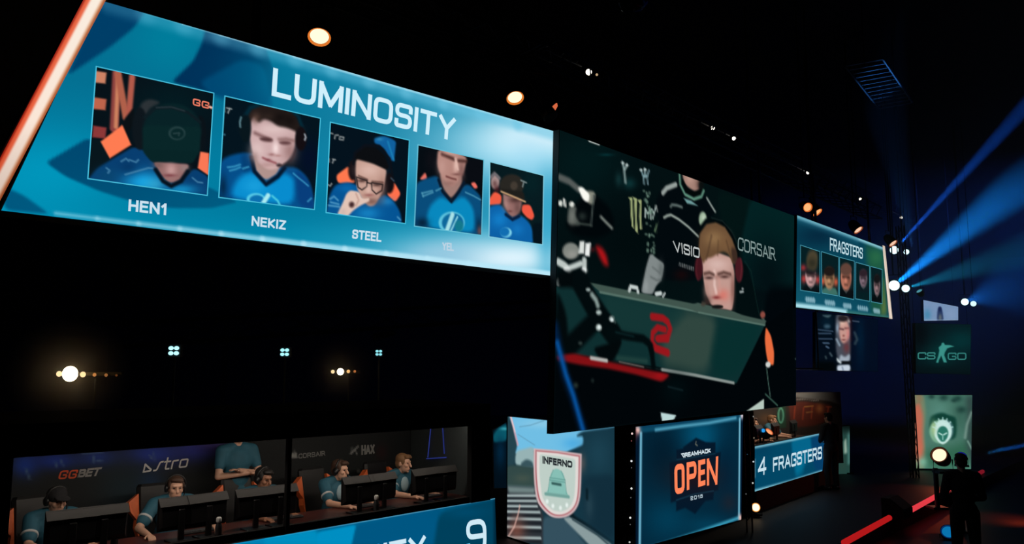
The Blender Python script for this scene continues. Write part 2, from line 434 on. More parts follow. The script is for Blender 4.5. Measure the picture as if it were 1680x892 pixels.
for s_, q in (('HEN1', [(211, 327), (273, 334), (272, 353), (210, 346)]), ('NEKIZ', [(413, 354), (469, 362), (468, 377), (412, 370)]),
              ('STEEL', [(578, 376), (626, 382), (625, 397), (577, 391)]), ('YEL', [(725, 397), (744, 399), (744, 412), (725, 410)])):
    text(s_, W_LEFT, q, T, glow((205, 226, 238) if s_ != 'YEL' else (190, 212, 228)), .2, .22, .36)
# the five portraits: picture plus a thin lit border
SK = (200, 164, 160)
def frame_line(pic_wall, quad, zz, par, col=(70, 190, 220), wpx=1.5, off=.008):
    ox, oy, k = zz; c = np.array([pic_wall.uv(ox + x / k, oy + y / k) for x, y in quad]); m = c.mean(0)
    a = pic_wall.uv(*[ox + quad[0][0] / k, oy + quad[0][1] / k]); b = pic_wall.uv(ox + quad[0][0] / k, oy + quad[0][1] / k + 1)
    w = np.hypot(*(b - a)) * wpx; ci = m + (c - m) * (1 - w / np.abs(c - m).max(0)); mb = MB()
    for k in range(4):
        j = (k + 1) % 4; mb.prism([pic_wall.pt(*q, off) for q in (c[k], c[j], ci[j], ci[k])], pic_wall.n * -.006)
    return build(mb, 'portrait_border', glow(col), par)
def portrait(wall, quad, zz, base, par, nx, ny):
    ox, oy, k = zz; q = [(ox + x / k, oy + y / k) for x, y in quad]
    pp = Pic(wall, q, nx, ny, base); pp.z = zz; return pp

A = (130, 90, 3.717); qa = [(100, 68), (822, 232), (782, 860), (48, 757)]
p = portrait(W_LEFT, qa, A, (7, 17, 24), T, 120, 120)
p.blob(560, 300, 260, 160, (3, 30, 36), .7)
for y0 in (135, 297, 470): p.poly([(85, y0 - 38), (165, y0 - 26), (158, y0 + 40), (78, y0 + 32)], ((205, 130, 100), (190, 100, 75), (140, 56, 56))[(y0 > 200) + (y0 > 400)], 1.9)
p.stroke([(228, 115), (212, 450)], 48, (140, 66, 62), 2.5); p.stroke([(236, 112), (222, 440)], 22, (205, 130, 95), 2.5)
p.stroke([(235, 115), (285, 385)], 40, (176, 96, 74), 2.5); p.stroke([(322, 135), (300, 380)], 34, (178, 90, 74), 2.5); p.poly([(270, 395), (330, 320), (345, 420), (250, 520)], (10, 16, 20), 2)
p.poly([(60, 510), (150, 520), (200, 640), (60, 740)], (8, 22, 28), 3)
p.poly([(130, 530), (262, 428), (315, 548), (185, 630)], (255, 124, 82), 1.6); p.poly([(738, 590), (790, 600), (788, 735), (722, 690)], (250, 120, 85), 1.8)
p.poly([(60, 750), (110, 690), (210, 630), (330, 560), (420, 590), (470, 690), (540, 790), (650, 740), (700, 690), (790, 745), (782, 870), (40, 770)], (8, 62, 112), 3)
p.blob(390, 775, 120, 70, (22, 160, 222), 1.0); p.blob(460, 790, 60, 40, (60, 176, 214), .6); p.blob(625, 820, 90, 30, (20, 140, 195), .9); p.blob(300, 690, 60, 40, (4, 44, 88), .6); p.blob(170, 740, 70, 50, (10, 70, 110), .7)
for q in ([(255, 650), (285, 632), (300, 648)], [(305, 640), (345, 655), (360, 640)], [(690, 750), (720, 775), (750, 780)], [(165, 690), (185, 705), (175, 720)], [(280, 730), (420, 690), (450, 692)]): p.stroke(q, 9, (80, 140, 176), 1.5, .8)
p.poly([(380, 290), (430, 268), (500, 290), (420, 330), (390, 440), (350, 380)], (44, 50, 54), 4)
p.ell(370, 450, 48, 130, (14, 22, 28), 3); p.ell(738, 480, 36, 110, (10, 18, 24), 3)
p.ell(565, 460, 178, 165, (8, 34, 38), 4); p.poly([(388, 430), (740, 440), (735, 590), (640, 660), (440, 650), (385, 590)], (9, 38, 40), 3)
p.stroke([(400, 380), (460, 325), (560, 320), (660, 350), (735, 410)], 20, (14, 28, 34), 2); p.stroke([(470, 322), (560, 318), (640, 342)], 6, (52, 66, 72), 2, .8)
p.ell(595, 478, 52, 42, (36, 62, 64), 2); p.ell(597, 480, 40, 32, (10, 38, 40), 2); p.stroke([(575, 480), (610, 476), (605, 492)], 8, (42, 66, 68), 1.5)
p.poly([(450, 652), (672, 668), (640, 735), (600, 772), (550, 782), (505, 745)], (150, 108, 106), 2.5); p.blob(480, 670, 30, 22, (120, 92, 90), .8); p.blob(560, 700, 34, 40, (205, 160, 158), .8); p.blob(550, 735, 40, 10, (120, 60, 66), .8); p.blob(640, 690, 28, 22, (150, 130, 128), .7)
p.stroke([(465, 700), (510, 770), (560, 800), (620, 770), (660, 710)], 26, (6, 18, 30), 2.5); p.poly([(385, 575), (735, 585), (690, 662), (560, 650), (440, 655)], (8, 36, 38), 2)
p.stroke([(796, 318), (806, 322)], 16, (235, 180, 160), 1.3)
o = p.make('player_portrait', T, .004); frame_line(W_LEFT, qa, A, o); text('GG', W_LEFT, [(692, 264), (792, 290), (790, 332), (690, 306)], o, glow((228, 122, 98)), .2, .22, .3, z=A)

A = (350, 150, 4.461); qa = [(80, 30), (785, 195), (740, 868), (35, 778)]
p = portrait(W_LEFT, qa, A, (4, 20, 30), T, 110, 120)
p.blob(700, 500, 90, 140, (4, 14, 40), .8)
p.poly([(40, 520), (100, 475), (200, 448), (290, 460), (480, 560), (600, 550), (680, 620), (715, 700), (745, 870), (30, 775)], (5, 78, 138), 4)
p.poly([(120, 770), (170, 640), (280, 575), (390, 700), (520, 590), (590, 640), (590, 830), (300, 810)], (8, 140, 206), 7); p.blob(300, 690, 90, 60, (30, 165, 225), .7)
p.poly([(600, 560), (700, 650), (745, 860), (620, 840)], (8, 62, 124), 5); p.blob(70, 700, 30, 90, (4, 34, 64), .8); p.poly([(200, 450), (290, 460), (300, 560), (210, 600)], (4, 60, 112), 5, .8)
p.poly([(280, 440), (300, 570), (350, 632), (392, 648), (470, 600), (500, 500)], (176, 146, 140), 3)
p.stroke([(278, 480), (300, 585), (385, 680), (470, 622), (520, 560)], 30, (5, 24, 46), 2.5)
p.poly([(262, 220), (268, 370), (288, 455), (340, 535), (400, 574), (465, 566), (545, 510), (592, 420), (608, 300), (595, 220), (450, 150), (300, 160)], (206, 172, 172), 3)
p.blob(320, 430, 50, 60, (228, 200, 198), .8); p.blob(560, 440, 50, 80, (150, 112, 110), .75); p.blob(440, 275, 110, 40, (226, 198, 196), .8); p.blob(400, 540, 70, 22, (170, 128, 124), .5); p.blob(300, 480, 30, 40, (150, 120, 116), .6)
p.stroke([(305, 305), (360, 330), (420, 355)], 24, (128, 92, 92), 4, .9); p.ell(385, 352, 46, 15, (78, 48, 50), 3.5, .95, .12); p.ell(522, 376, 42, 14, (92, 58, 60), 3.5, .95, .05); p.stroke([(480, 352), (530, 348), (585, 360)], 22, (136, 100, 98), 4, .8)
p.blob(455, 415, 24, 48, (246, 222, 220), .95); p.blob(425, 462, 24, 12, (150, 100, 100), .7); p.blob(470, 470, 26, 10, (165, 115, 112), .6)
p.stroke([(362, 486), (400, 504), (455, 524)], 14, (150, 84, 90), 2.5); p.blob(400, 500, 20, 10, (120, 60, 66), .6); p.blob(425, 555, 40, 14, (214, 178, 174), .6)
p.stroke([(600, 430), (575, 500), (500, 540)], 9, (60, 40, 44), 3, .6); p.ell(480, 540, 18, 12, (40, 26, 30), 3, .9)
p.poly([(255, 265), (255, 150), (300, 110), (380, 95), (500, 105), (600, 165), (645, 280), (615, 300), (540, 265), (470, 255), (420, 215), (370, 200), (330, 232), (300, 185), (275, 215)], (34, 26, 24), 4); p.blob(310, 195, 34, 40, (92, 68, 58), .75); p.blob(420, 185, 60, 26, (60, 46, 40), .6); p.blob(560, 215, 40, 40, (20, 15, 14), .7); p.blob(480, 190, 60, 40, (16, 12, 12), .7)
p.stroke([(225, 190), (270, 120), (380, 80), (520, 100), (620, 180), (660, 290)], 26, (4, 40, 54), 3)
p.ell(232, 270, 44, 100, (8, 22, 28), 3); p.stroke([(202, 190), (193, 225), (196, 260)], 9, (112, 156, 166), 2); p.ell(640, 345, 42, 88, (20, 14, 18), 3); p.stroke([(668, 315), (675, 335), (668, 355)], 11, (176, 186, 196), 2)
p.stroke([(98, 122), (132, 128)], 8, (150, 160, 160), 1.3); p.stroke([(118, 126), (106, 158)], 8, (150, 160, 160), 1.3); p.stroke([(84, 118), (84, 150)], 6, (110, 120, 122), 1.3); p.ell(80, 316, 7, 7, (60, 110, 130), 1.3)
p.ell(310, 788, 68, 44, (90, 205, 232), 2); p.ell(316, 792, 52, 34, (12, 112, 176), 2); p.stroke([(400, 760), (365, 815)], 30, (170, 236, 242), 2); p.stroke([(430, 765), (470, 800), (485, 830)], 14, (80, 205, 226), 2)
for q in ([(105, 555), (150, 550), (195, 535)], [(120, 580), (160, 570), (195, 555)], [(215, 565), (255, 552)], [(585, 600), (625, 635), (660, 662), (692, 690)], [(690, 805), (715, 782)]): p.stroke(q, 10, (70, 172, 210), 2, .8)
o = p.make('player_portrait', T, .004); frame_line(W_LEFT, qa, A, o)

A = (520, 190, 4.694); qa = [(98, 45), (712, 185), (682, 833), (65, 748)]
p = portrait(W_LEFT, qa, A, (4, 18, 29), T, 95, 115)
p.poly([(440, 175), (510, 152), (580, 180), (608, 200), (592, 350), (560, 340), (520, 250), (440, 208)], (16, 96, 158), 2.5); p.blob(480, 180, 26, 14, (60, 150, 190), .6); p.stroke([(545, 200), (590, 340)], 14, (30, 140, 190), 2, .7)
for q in ([(95, 130), (120, 138)], [(135, 175), (140, 150), (162, 148)], [(175, 160), (205, 165), (200, 186), (172, 182), (175, 160)], [(92, 330), (92, 355)], [(120, 335), (140, 338)], [(128, 338), (118, 362)], [(84, 530), (100, 540), (112, 522)]): p.stroke(q, 9, (150, 156, 156), 1.3, .9)
p.poly([(145, 460), (245, 385), (295, 515), (160, 520)], (255, 120, 78), 2); p.poly([(590, 505), (645, 600), (602, 665), (535, 605)], (255, 112, 76), 2)
p.poly([(70, 750), (95, 610), (140, 530), (240, 508), (320, 540), (400, 690), (520, 600), (600, 670), (640, 740), (655, 840), (60, 748)], (5, 84, 148), 3); p.blob(390, 750, 90, 50, (24, 136, 200), .8); p.blob(540, 660, 50, 30, (40, 140, 200), .6); p.blob(230, 560, 60, 30, (10, 110, 180), .6)
for q in ([(90, 690), (170, 700)], [(100, 640), (130, 620), (160, 650)], [(105, 665), (165, 680)], [(620, 780), (640, 800)]): p.stroke(q, 10, (120, 190, 220), 2, .7)
p.ell(275, 420, 36, 78, (22, 16, 20), 3); p.ell(556, 520, 38, 78, (18, 14, 18), 3)
p.poly([(300, 320), (296, 440), (306, 560), (350, 650), (400, 698), (440, 690), (495, 610), (520, 520), (536, 410), (430, 345)], (198, 158, 144), 2.5)
p.blob(400, 420, 80, 50, (222, 186, 174), .8); p.blob(500, 560, 30, 80, (150, 108, 98), .7); p.blob(420, 660, 60, 30, (120, 84, 76), .8)
p.poly([(280, 360), (292, 280), (360, 235), (450, 238), (520, 300), (556, 400), (530, 415), (430, 368), (345, 345), (306, 335)], (12, 14, 17), 2.5)
p.stroke([(278, 370), (292, 285), (370, 228), (480, 232), (560, 330), (580, 460)], 18, (12, 16, 24), 2); p.stroke([(570, 480), (590, 500)], 10, (60, 80, 96), 2)
p.blob(345, 500, 36, 14, (80, 54, 50), .9); p.blob(460, 532, 38, 14, (84, 58, 54), .9); p.stroke([(320, 462), (385, 490)], 12, (84, 56, 50), 2, .8); p.stroke([(425, 505), (505, 512)], 12, (84, 56, 50), 2, .8)
for q in ([(304, 472), (385, 500), (382, 545), (345, 570), (315, 550), (304, 472)], [(418, 515), (505, 528), (498, 575), (455, 602), (422, 570), (418, 515)], [(385, 515), (418, 522)]): p.stroke(q, 9, (26, 20, 22), 1.4)
p.blob(395, 570, 22, 34, (224, 186, 174), .8); p.blob(400, 610, 40, 12, (150, 92, 88), .8)
p.poly([(150, 770), (200, 665), (225, 600), (255, 573), (325, 585), (345, 640), (400, 632), (402, 655), (330, 692), (275, 730), (230, 780)], (226, 196, 182), 2); p.ell(266, 684, 20, 22, (66, 40, 42), 3); p.stroke([(300, 600), (320, 650), (300, 690)], 9, (176, 132, 120), 2.5, .7); p.blob(200, 740, 26, 30, (204, 180, 172), .7)
o = p.make('player_portrait', T, .004); frame_line(W_LEFT, qa, A, o)

A = (660, 220, 3.716); qa = [(92, 62), (497, 155), (483, 620), (70, 563)]
p = portrait(W_LEFT, qa, A, (5, 12, 18), T, 85, 115)
p.poly([(105, 275), (140, 230), (150, 270), (130, 280)], (240, 116, 100), 2); p.poly([(415, 300), (440, 288), (460, 325), (440, 335)], (236, 110, 96), 2); p.blob(180, 160, 40, 70, (16, 16, 22), .8)
p.poly([(80, 300), (130, 275), (215, 250), (245, 340), (300, 415), (350, 330), (400, 300), (480, 380), (484, 620), (65, 560)], (9, 76, 122), 3)
p.poly([(140, 560), (160, 440), (235, 375), (300, 420), (370, 370), (435, 450), (440, 600), (250, 585)], (8, 136, 190), 5); p.blob(120, 540, 40, 30, (5, 26, 46), .8); p.blob(465, 560, 16, 50, (6, 36, 60), .8)
p.poly([(225, 240), (245, 330), (295, 392), (320, 370), (365, 300), (360, 240)], (160, 124, 116), 3)
p.poly([(215, 92), (210, 190), (236, 258), (275, 305), (305, 320), (345, 285), (378, 225), (396, 142), (320, 105)], (182, 136, 126), 3)
p.blob(360, 220, 24, 60, (120, 84, 80), .7); p.blob(240, 200, 26, 50, (196, 152, 142), .8); p.blob(325, 195, 14, 40, (226, 186, 174), .9); p.stroke([(243, 122), (285, 140), (312, 152)], 20, (84, 52, 48), 3); p.stroke([(343, 162), (390, 166)], 17, (80, 50, 46), 3); p.blob(300, 112, 50, 14, (206, 166, 154), .7); p.stroke([(322, 150), (338, 215)], 12, (232, 194, 182), 2.5, .8); p.blob(330, 245, 26, 8, (120, 76, 72), .8)
p.stroke([(268, 258), (300, 270), (325, 276)], 10, (110, 62, 60), 2); p.blob(285, 300, 40, 16, (140, 100, 94), .6)
p.stroke([(220, 280), (245, 350), (298, 412), (345, 350), (375, 295)], 18, (8, 24, 42), 2)
p.ell(300, 540, 80, 68, (96, 196, 222), 2); p.ell(306, 540, 66, 58, (14, 104, 156), 2); p.stroke([(305, 490), (270, 590)], 26, (170, 226, 232), 2); p.stroke([(335, 505), (295, 590)], 9, (150, 220, 232), 1.5); p.ell(345, 560, 26, 36, (20, 120, 140), 2.5)
for q in ([(120, 360), (182, 345)], [(125, 378), (185, 355)], [(120, 360), (126, 380)], [(205, 345), (235, 330)], [(385, 355), (430, 375), (475, 400)]): p.stroke(q, 8, (86, 160, 186), 1.6, .8)
p.poly([(395, 150), (500, 160), (490, 280), (410, 290), (380, 240)], (9, 12, 18), 4); p.blob(470, 590, 14, 30, (120, 76, 72), .8)
o = p.make('player_portrait', T, .004); frame_line(W_LEFT, qa, A, o, (100, 190, 214))

qa = [(530, 165), (862, 250), (855, 677), (525, 628)]
p = portrait(W_LEFT, qa, A, (7, 26, 31), T, 75, 105)
p.blob(790, 300, 60, 80, (6, 34, 38), .8); p.ell(565, 290, 26, 46, (168, 142, 140), 2.5); p.stroke([(540, 262), (562, 240), (590, 268)], 18, (110, 106, 110), 2); p.blob(562, 300, 14, 20, (110, 76, 74), .8); p.blob(575, 340, 20, 30, (70, 26, 30), .8)
p.poly([(525, 400), (560, 348), (605, 372), (600, 430), (525, 432)], (240, 92, 66), 2); p.poly([(730, 430), (780, 430), (805, 500), (790, 525), (760, 510), (725, 470)], (240, 88, 66), 2)
p.poly([(522, 440), (600, 425), (655, 510), (720, 490), (775, 540), (800, 600), (800, 670), (522, 630)], (12, 96, 166), 3); p.blob(590, 520, 50, 50, (20, 130, 205), .8); p.blob(700, 580, 40, 40, (20, 120, 195), .7); p.poly([(790, 540), (860, 540), (858, 676), (795, 668)], (5, 18, 26), 3)
p.poly([(608, 350), (732, 400), (718, 470), (690, 508), (655, 502), (625, 450)], (150, 108, 104), 3); p.blob(630, 420, 20, 40, (176, 134, 128), .8); p.blob(690, 400, 40, 20, (70, 46, 44), .9); p.blob(655, 470, 16, 8, (110, 64, 62), .8); p.blob(700, 450, 20, 40, (100, 70, 68), .7)
p.stroke([(630, 490), (670, 520), (710, 500)], 18, (8, 30, 60), 2)
p.ell(666, 312, 74, 68, (40, 38, 34), 2.5); p.poly([(600, 330), (740, 350), (745, 405), (605, 350)], (32, 30, 27), 2.5); p.stroke([(602, 350), (670, 378), (748, 412)], 9, (200, 160, 118), 1.5); p.ell(680, 315, 22, 26, (66, 58, 50), 2.5)
p.stroke([(722, 282), (755, 296)], 8, (120, 134, 134), 1.3); p.stroke([(740, 290), (732, 320)], 8, (120, 134, 134), 1.3)
p.ell(632, 600, 34, 30, (130, 214, 236), 2); p.ell(622, 596, 30, 28, (18, 110, 178), 2)
o = p.make('player_portrait', T, .004); frame_line(W_LEFT, qa, A, o, (130, 205, 225))

# slanted strip of light along the screen's left edge
qb = [(146, -30), (192, -30), (-27, 385), (-95, 385)]
qs = [(152, -30), (189, -30), (-22, 370), (-59, 370)]
p = Pic(W_LEFT, qs, 41, 120, (250, 232, 214))
g = np.tile(np.linspace(0, 1, 41), 120)
for a, b, c in ((0, .08, (150, 40, 26)), (.08, .28, (232, 104, 70)), (.28, .34, (246, 180, 160)), (.34, .78, (250, 238, 224)), (.78, .90, (226, 180, 146)), (.9, 1.01, (176, 100, 62))):
    i = np.nonzero((g >= a) & (g < b))[0]; p.col[i] = c
cc = p.col.reshape(120, 41, 3).copy()
for _ in range(6): cc[:, 1:-1] = (cc[:, :-2] + cc[:, 1:-1] * 2 + cc[:, 2:]) / 4
tt = np.linspace(0, 1, 120)[:, None, None]
p.col = (cc * (1 - .5 * np.clip(tt - .6, 0, 1)) + np.array((0, -14, -16)) * tt).reshape(-1, 3)
build(housing(W_LEFT, qs, .16, .03, .003), 'light_bar_housing', M_BLACK, T)
o = p.make('light_bar', T, .02); o['label'] = 'slanted glowing orange and cream light bar'

# ------------------------------------------------------------------ big centre screen
Q = [(918, 213), (1306, 355), (1306, 664), (908, 711)]
T = thing('centre_screen', 'tall dark centre screen showing a seated player behind the back of a monitor', 'screen', W_MID.at(1100, 690, -.2))
build(housing(W_MID, Q, .1, .006), 'screen_cabinet', M_BLACK, T)
p = Pic(W_MID, Q, 250, 290, (3, 16, 18))
p.blob(960, 270, 60, 60, (3, 26, 28), .9); p.blob(1040, 400, 80, 80, (1, 10, 12), .8)
p.poly([(1175, 312), (1235, 325), (1225, 420), (1215, 480), (1190, 400)], (3, 20, 20), 8)
p.poly([(1232, 322), (1310, 352), (1310, 490), (1225, 470), (1215, 400)], (3, 34, 35), 7); p.blob(1260, 460, 40, 70, (2, 12, 16), .8); p.poly([(1258, 470), (1310, 470), (1310, 670), (1240, 670)], (1, 6, 10), 10)
p.z = (905, 200, 4.46)
p.stroke([(275, 130), (343, 154)], 18, (226, 232, 226), 1.2)
p.stroke([(60, 405), (130, 435), (195, 490)], 32, (84, 90, 88), 2.5); p.poly([(310, 520), (440, 640), (465, 790), (340, 860), (180, 840), (90, 760), (200, 560)], (1, 6, 9), 5)
p.poly([(110, 750), (130, 600), (185, 625), (170, 680), (215, 755)], (84, 90, 86), 3); p.blob(150, 690, 20, 50, (120, 124, 118), .7); p.poly([(250, 500), (325, 512), (305, 610), (260, 590)], (136, 138, 126), 2.5); p.poly([(192, 482), (222, 472), (280, 530), (270, 592), (230, 570)], (250, 250, 242), 2)
p.stroke([(308, 540), (288, 755)], 10, (66, 76, 74), 2); p.stroke([(185, 740), (290, 755)], 8, (60, 70, 66), 2); p.ell(66, 595, 14, 22, (220, 224, 216), 1.5); p.stroke([(92, 572), (97, 610)], 16, (214, 216, 210), 1.5); p.ell(148, 602, 17, 20, (220, 222, 214), 1.5); p.blob(225, 690, 30, 30, (40, 50, 48), .8)
p.stroke([(362, 695), (400, 735), (440, 775)], 16, (112, 120, 114), 2)
p.blob(490, 420, 24, 50, (18, 52, 54), .8); p.blob(570, 450, 45, 40, (14, 56, 58), .8); p.blob(400, 240, 50, 10, (6, 52, 56), .8)
for q, w_, c in (([(520, 300), (530, 345), (540, 440)], 18, (128, 150, 148)), ([(552, 315), (535, 345)], 14, (150, 170, 168)), ([(655, 352), (672, 400), (676, 450)], 12, (130, 164, 172)), ([(683, 348), (684, 400)], 14, (160, 190, 194)), ([(712, 356), (698, 400), (704, 452)], 12, (120, 150, 158)), ([(670, 395), (700, 395)], 10, (130, 164, 170))): p.stroke(q, w_, c, 1.8, .9)
for q in ((520, 300), (552, 315), (683, 348), (655, 352)): p.ell(*q, 9, 9, (190, 206, 204), 1.5)
for q in ([(562, 552), (592, 552), (594, 690), (601, 780), (588, 765), (578, 660), (576, 575)], [(594, 548), (624, 560), (622, 700), (632, 818), (612, 795), (610, 690), (606, 580)], [(630, 570), (656, 568), (655, 690), (660, 782), (646, 788), (642, 690), (645, 600)]): p.poly(q, (156, 168, 118), 1.2)
p.stroke([(685, 695), (686, 635), (705, 672), (724, 640), (724, 708)], 11, (160, 176, 172), 1.3); p.stroke([(735, 640), (748, 672), (762, 625), (740, 705)], 10, (160, 176, 172), 1.3); p.stroke([(765, 615), (776, 652)], 14, (190, 200, 194), 1.3)
rs = np.random.RandomState(3)
for k in range(46):
    t = rs.rand(); x = 700 + 70 * t * (1 - .4 * t) + rs.randn() * 16; y = 490 + 620 * t; p.ell(x, y, 4 + 6 * rs.rand(), 5 + 12 * rs.rand(), (110, 140, 124), 1.5, .75)
for q in ([(760, 790), (785, 730), (795, 770)], [(755, 800), (770, 750)], [(790, 780), (770, 810)]): p.stroke(q, 9, (96, 124, 92), 2)
# standing player behind: black jersey with white piping
p.z = (1060, 260, 4.4615)
p.poly([(70, 300), (110, 230), (235, 160), (430, 265), (515, 390), (440, 470), (400, 620), (380, 890), (110, 890), (60, 640), (90, 430)], (2, 9, 13), 4)
p.poly([(262, 100), (420, 150), (392, 225), (360, 240), (320, 220), (280, 180)], (164, 128, 116), 2.5); p.blob(320, 140, 26, 40, (196, 156, 142), .8); p.blob(385, 190, 20, 40, (90, 66, 60), .8); p.poly([(385, 150), (425, 160), (420, 220), (385, 240)], (10, 14, 14), 4)
p.stroke([(268, 170), (300, 235), (355, 262), (400, 240)], 28, (2, 8, 8), 2); p.stroke([(245, 118), (250, 190), (285, 262), (350, 297), (405, 278), (422, 235)], 17, (92, 140, 120), 1.8)
p.stroke([(122, 252), (150, 217), (218, 190)], 26, (150, 160, 156), 2); p.stroke([(446, 290), (475, 340), (505, 388)], 14, (150, 162, 156), 2); p.poly([(276, 290), (330, 308), (376, 345), (300, 328)], (110, 156, 156), 1.8); p.stroke([(180, 352), (190, 338), (225, 342), (262, 355)], 14, (104, 120, 116), 2, .9)
p.stroke([(132, 432), (155, 418), (182, 412), (240, 445), (310, 500), (380, 568)], 13, (152, 164, 156), 1.8); p.ell(415, 445, 28, 56, (152, 176, 150), 2.5); p.blob(420, 430, 14, 20, (200, 216, 196), .7)
for k in range(9): p.stroke([(245 + 12.5 * k, 765 + 4 * k), (243 + 12.5 * k, 782 + 4.4 * k)], 8, (128, 134, 134), 1.3, .9)
p.blob(260, 850, 50, 40, (24, 8, 10), .8)
p.z = (905, 380, 4.46)
p.poly([(722, 155), (770, 195), (825, 235), (805, 350), (760, 400), (740, 460), (655, 448), (670, 370), (690, 265)], (128, 136, 136), 2); p.stroke([(725, 330), (770, 355), (800, 350)], 8, (92, 100, 100), 2.5); p.stroke([(740, 260), (790, 300)], 8, (98, 106, 106), 2.5); p.blob(690, 400, 20, 50, (150, 158, 158), .7); p.blob(800, 280, 20, 60, (90, 98, 98), .7)
p.poly([(320, 100), (370, 115), (405, 180), (415, 250), (385, 245), (350, 185)], (168, 20, 24), 5); p.blob(300, 130, 20, 20, (90, 20, 24), .6)
p.ell(140, 140, 60, 60, (128, 132, 126), 2); p.blob(150, 165, 40, 30, (156, 156, 150), .7); p.poly([(208, 70), (240, 68), (236, 160), (196, 160)], (220, 224, 220), 1.8); p.poly([(250, 85), (286, 80), (276, 180), (244, 175)], (238, 240, 238), 1.8)
for q, w_ in (([(50, 220), (92, 245), (125, 275)], 34), ([(140, 262), (215, 232)], 26), ([(240, 210), (240, 285)], 32)): p.stroke(q, w_, (190, 200, 196), 2.2)
p.ell(112, 272, 22, 18, (224, 230, 228), 2); p.ell(238, 280, 18, 20, (224, 230, 228), 2); p.ell(50, 370, 14, 30, (196, 204, 200), 2)
# monitor seen from behind
p.z = (0, 0, 1)
p.poly([(966, 464), (1254, 523), (1256, 533), (1208, 629), (1078, 601), (918, 577), (912, 470)], (14, 46, 47), 1.2)
p.poly([(1120, 505), (1180, 515), (1165, 618), (1090, 604), (1082, 560)], (48, 70, 63), 14); p.poly([(1180, 515), (1255, 530), (1210, 626), (1160, 612)], (6, 46, 45), 14, .8); p.poly([(985, 478), (1130, 508), (1085, 560), (1000, 540)], (22, 56, 54), 10, .7)
p.poly([(966, 463), (1254, 522), (1255, 532), (1105, 502), (985, 479)], (64, 84, 76), 1.0); p.stroke([(984, 479), (1105, 503), (1254, 533)], 2.4, (86, 112, 102), 1.0)
p.poly([(1255, 533), (1300, 500), (1306, 664), (908, 711), (910, 585), (1078, 607), (1208, 630)], (1, 5, 8), 2)
p.stroke([(970, 585), (1078, 605), (1120, 614), (1205, 629)], 1, (20, 30, 30), 1); p.stroke([(1086, 606), (1140, 615), (1204, 628)], 3.6, (136, 146, 142), 1.2)
p.blob(1108, 640, 22, 26, (1, 13, 16), .8); p.stroke([(1096, 634), (1120, 640)], 2, (14, 30, 34), 1.5)
p.z = (905, 380, 4.46)
for q, w_ in (([(735, 620), (815, 632), (850, 660), (868, 710), (850, 770), (780, 782)], 38), ([(830, 715), (775, 700), (740, 740), (735, 805), (752, 832)], 34), ([(762, 852), (850, 885)], 40)): p.stroke(q, w_, (150, 22, 28), 2)
p.stroke([(770, 782), (850, 790)], 30, (150, 22, 28), 2)
# camera crane arm in front of it, with its handle and a blurred red rail
p.poly([(40, 290), (240, 290), (290, 380), (240, 430), (120, 405), (40, 410)], (2, 8, 10), 4); p.stroke([(215, 380), (290, 520), (370, 640), (460, 760)], 120, (2, 10, 12), 3); p.stroke([(330, 640), (130, 840)], 96, (2, 9, 11), 4); p.poly([(40, 420), (110, 600), (130, 890), (20, 890)], (2, 9, 11), 4)
p.stroke([(420, 735), (560, 765), (670, 782), (712, 815), (735, 890)], 40, (2, 11, 13), 2.5); p.stroke([(470, 735), (600, 765)], 8, (10, 34, 36), 2); p.poly([(300, 850), (520, 790), (480, 900), (440, 960), (370, 960)], (2, 8, 10), 3); p.stroke([(728, 840), (745, 985)], 42, (2, 10, 12), 2.5)
for x, y, a, b in ((268, 424, 14, 12), (345, 590, 18, 18), (440, 638, 18, 20), (345, 700, 20, 24)): p.ell(x, y, a, b, (170, 186, 182), 2)
p.stroke([(295, 460), (325, 500), (338, 540)], 26, (132, 150, 146), 2.5); p.stroke([(450, 625), (462, 660)], 12, (70, 90, 88), 2)
p.ell(348, 697, 10, 14, (230, 240, 240), 1.5); p.ell(442, 644, 10, 12, (220, 232, 232), 1.5); p.ell(210, 815, 12, 12, (50, 64, 62), 2)
p.z = (905, 540, 4.048)
p.poly([(35, 175), (150, 160), (370, 213), (600, 262), (785, 300), (735, 350), (560, 300), (380, 262), (190, 235), (40, 205)], (128, 16, 20), 2.5); p.blob(720, 310, 40, 20, (160, 18, 24), .8); p.stroke([(262, 190), (366, 208)], 16, (176, 176, 172), 1.5); p.stroke([(450, 215), (610, 250)], 6, (110, 96, 92), 1.5)
p.stroke([(440, 190), (630, 212)], 20, (30, 62, 58), 3)
p.poly([(725, 552), (826, 570), (806, 610), (735, 616)], (186, 214, 214), 1.2); p.poly([(1296, 542), (1410, 462), (1410, 545)], (180, 198, 188), 1.2)
p.ell(160, 372, 14, 16, (40, 52, 46), 3); p.ell(272, 340, 9, 14, (24, 34, 34), 2)
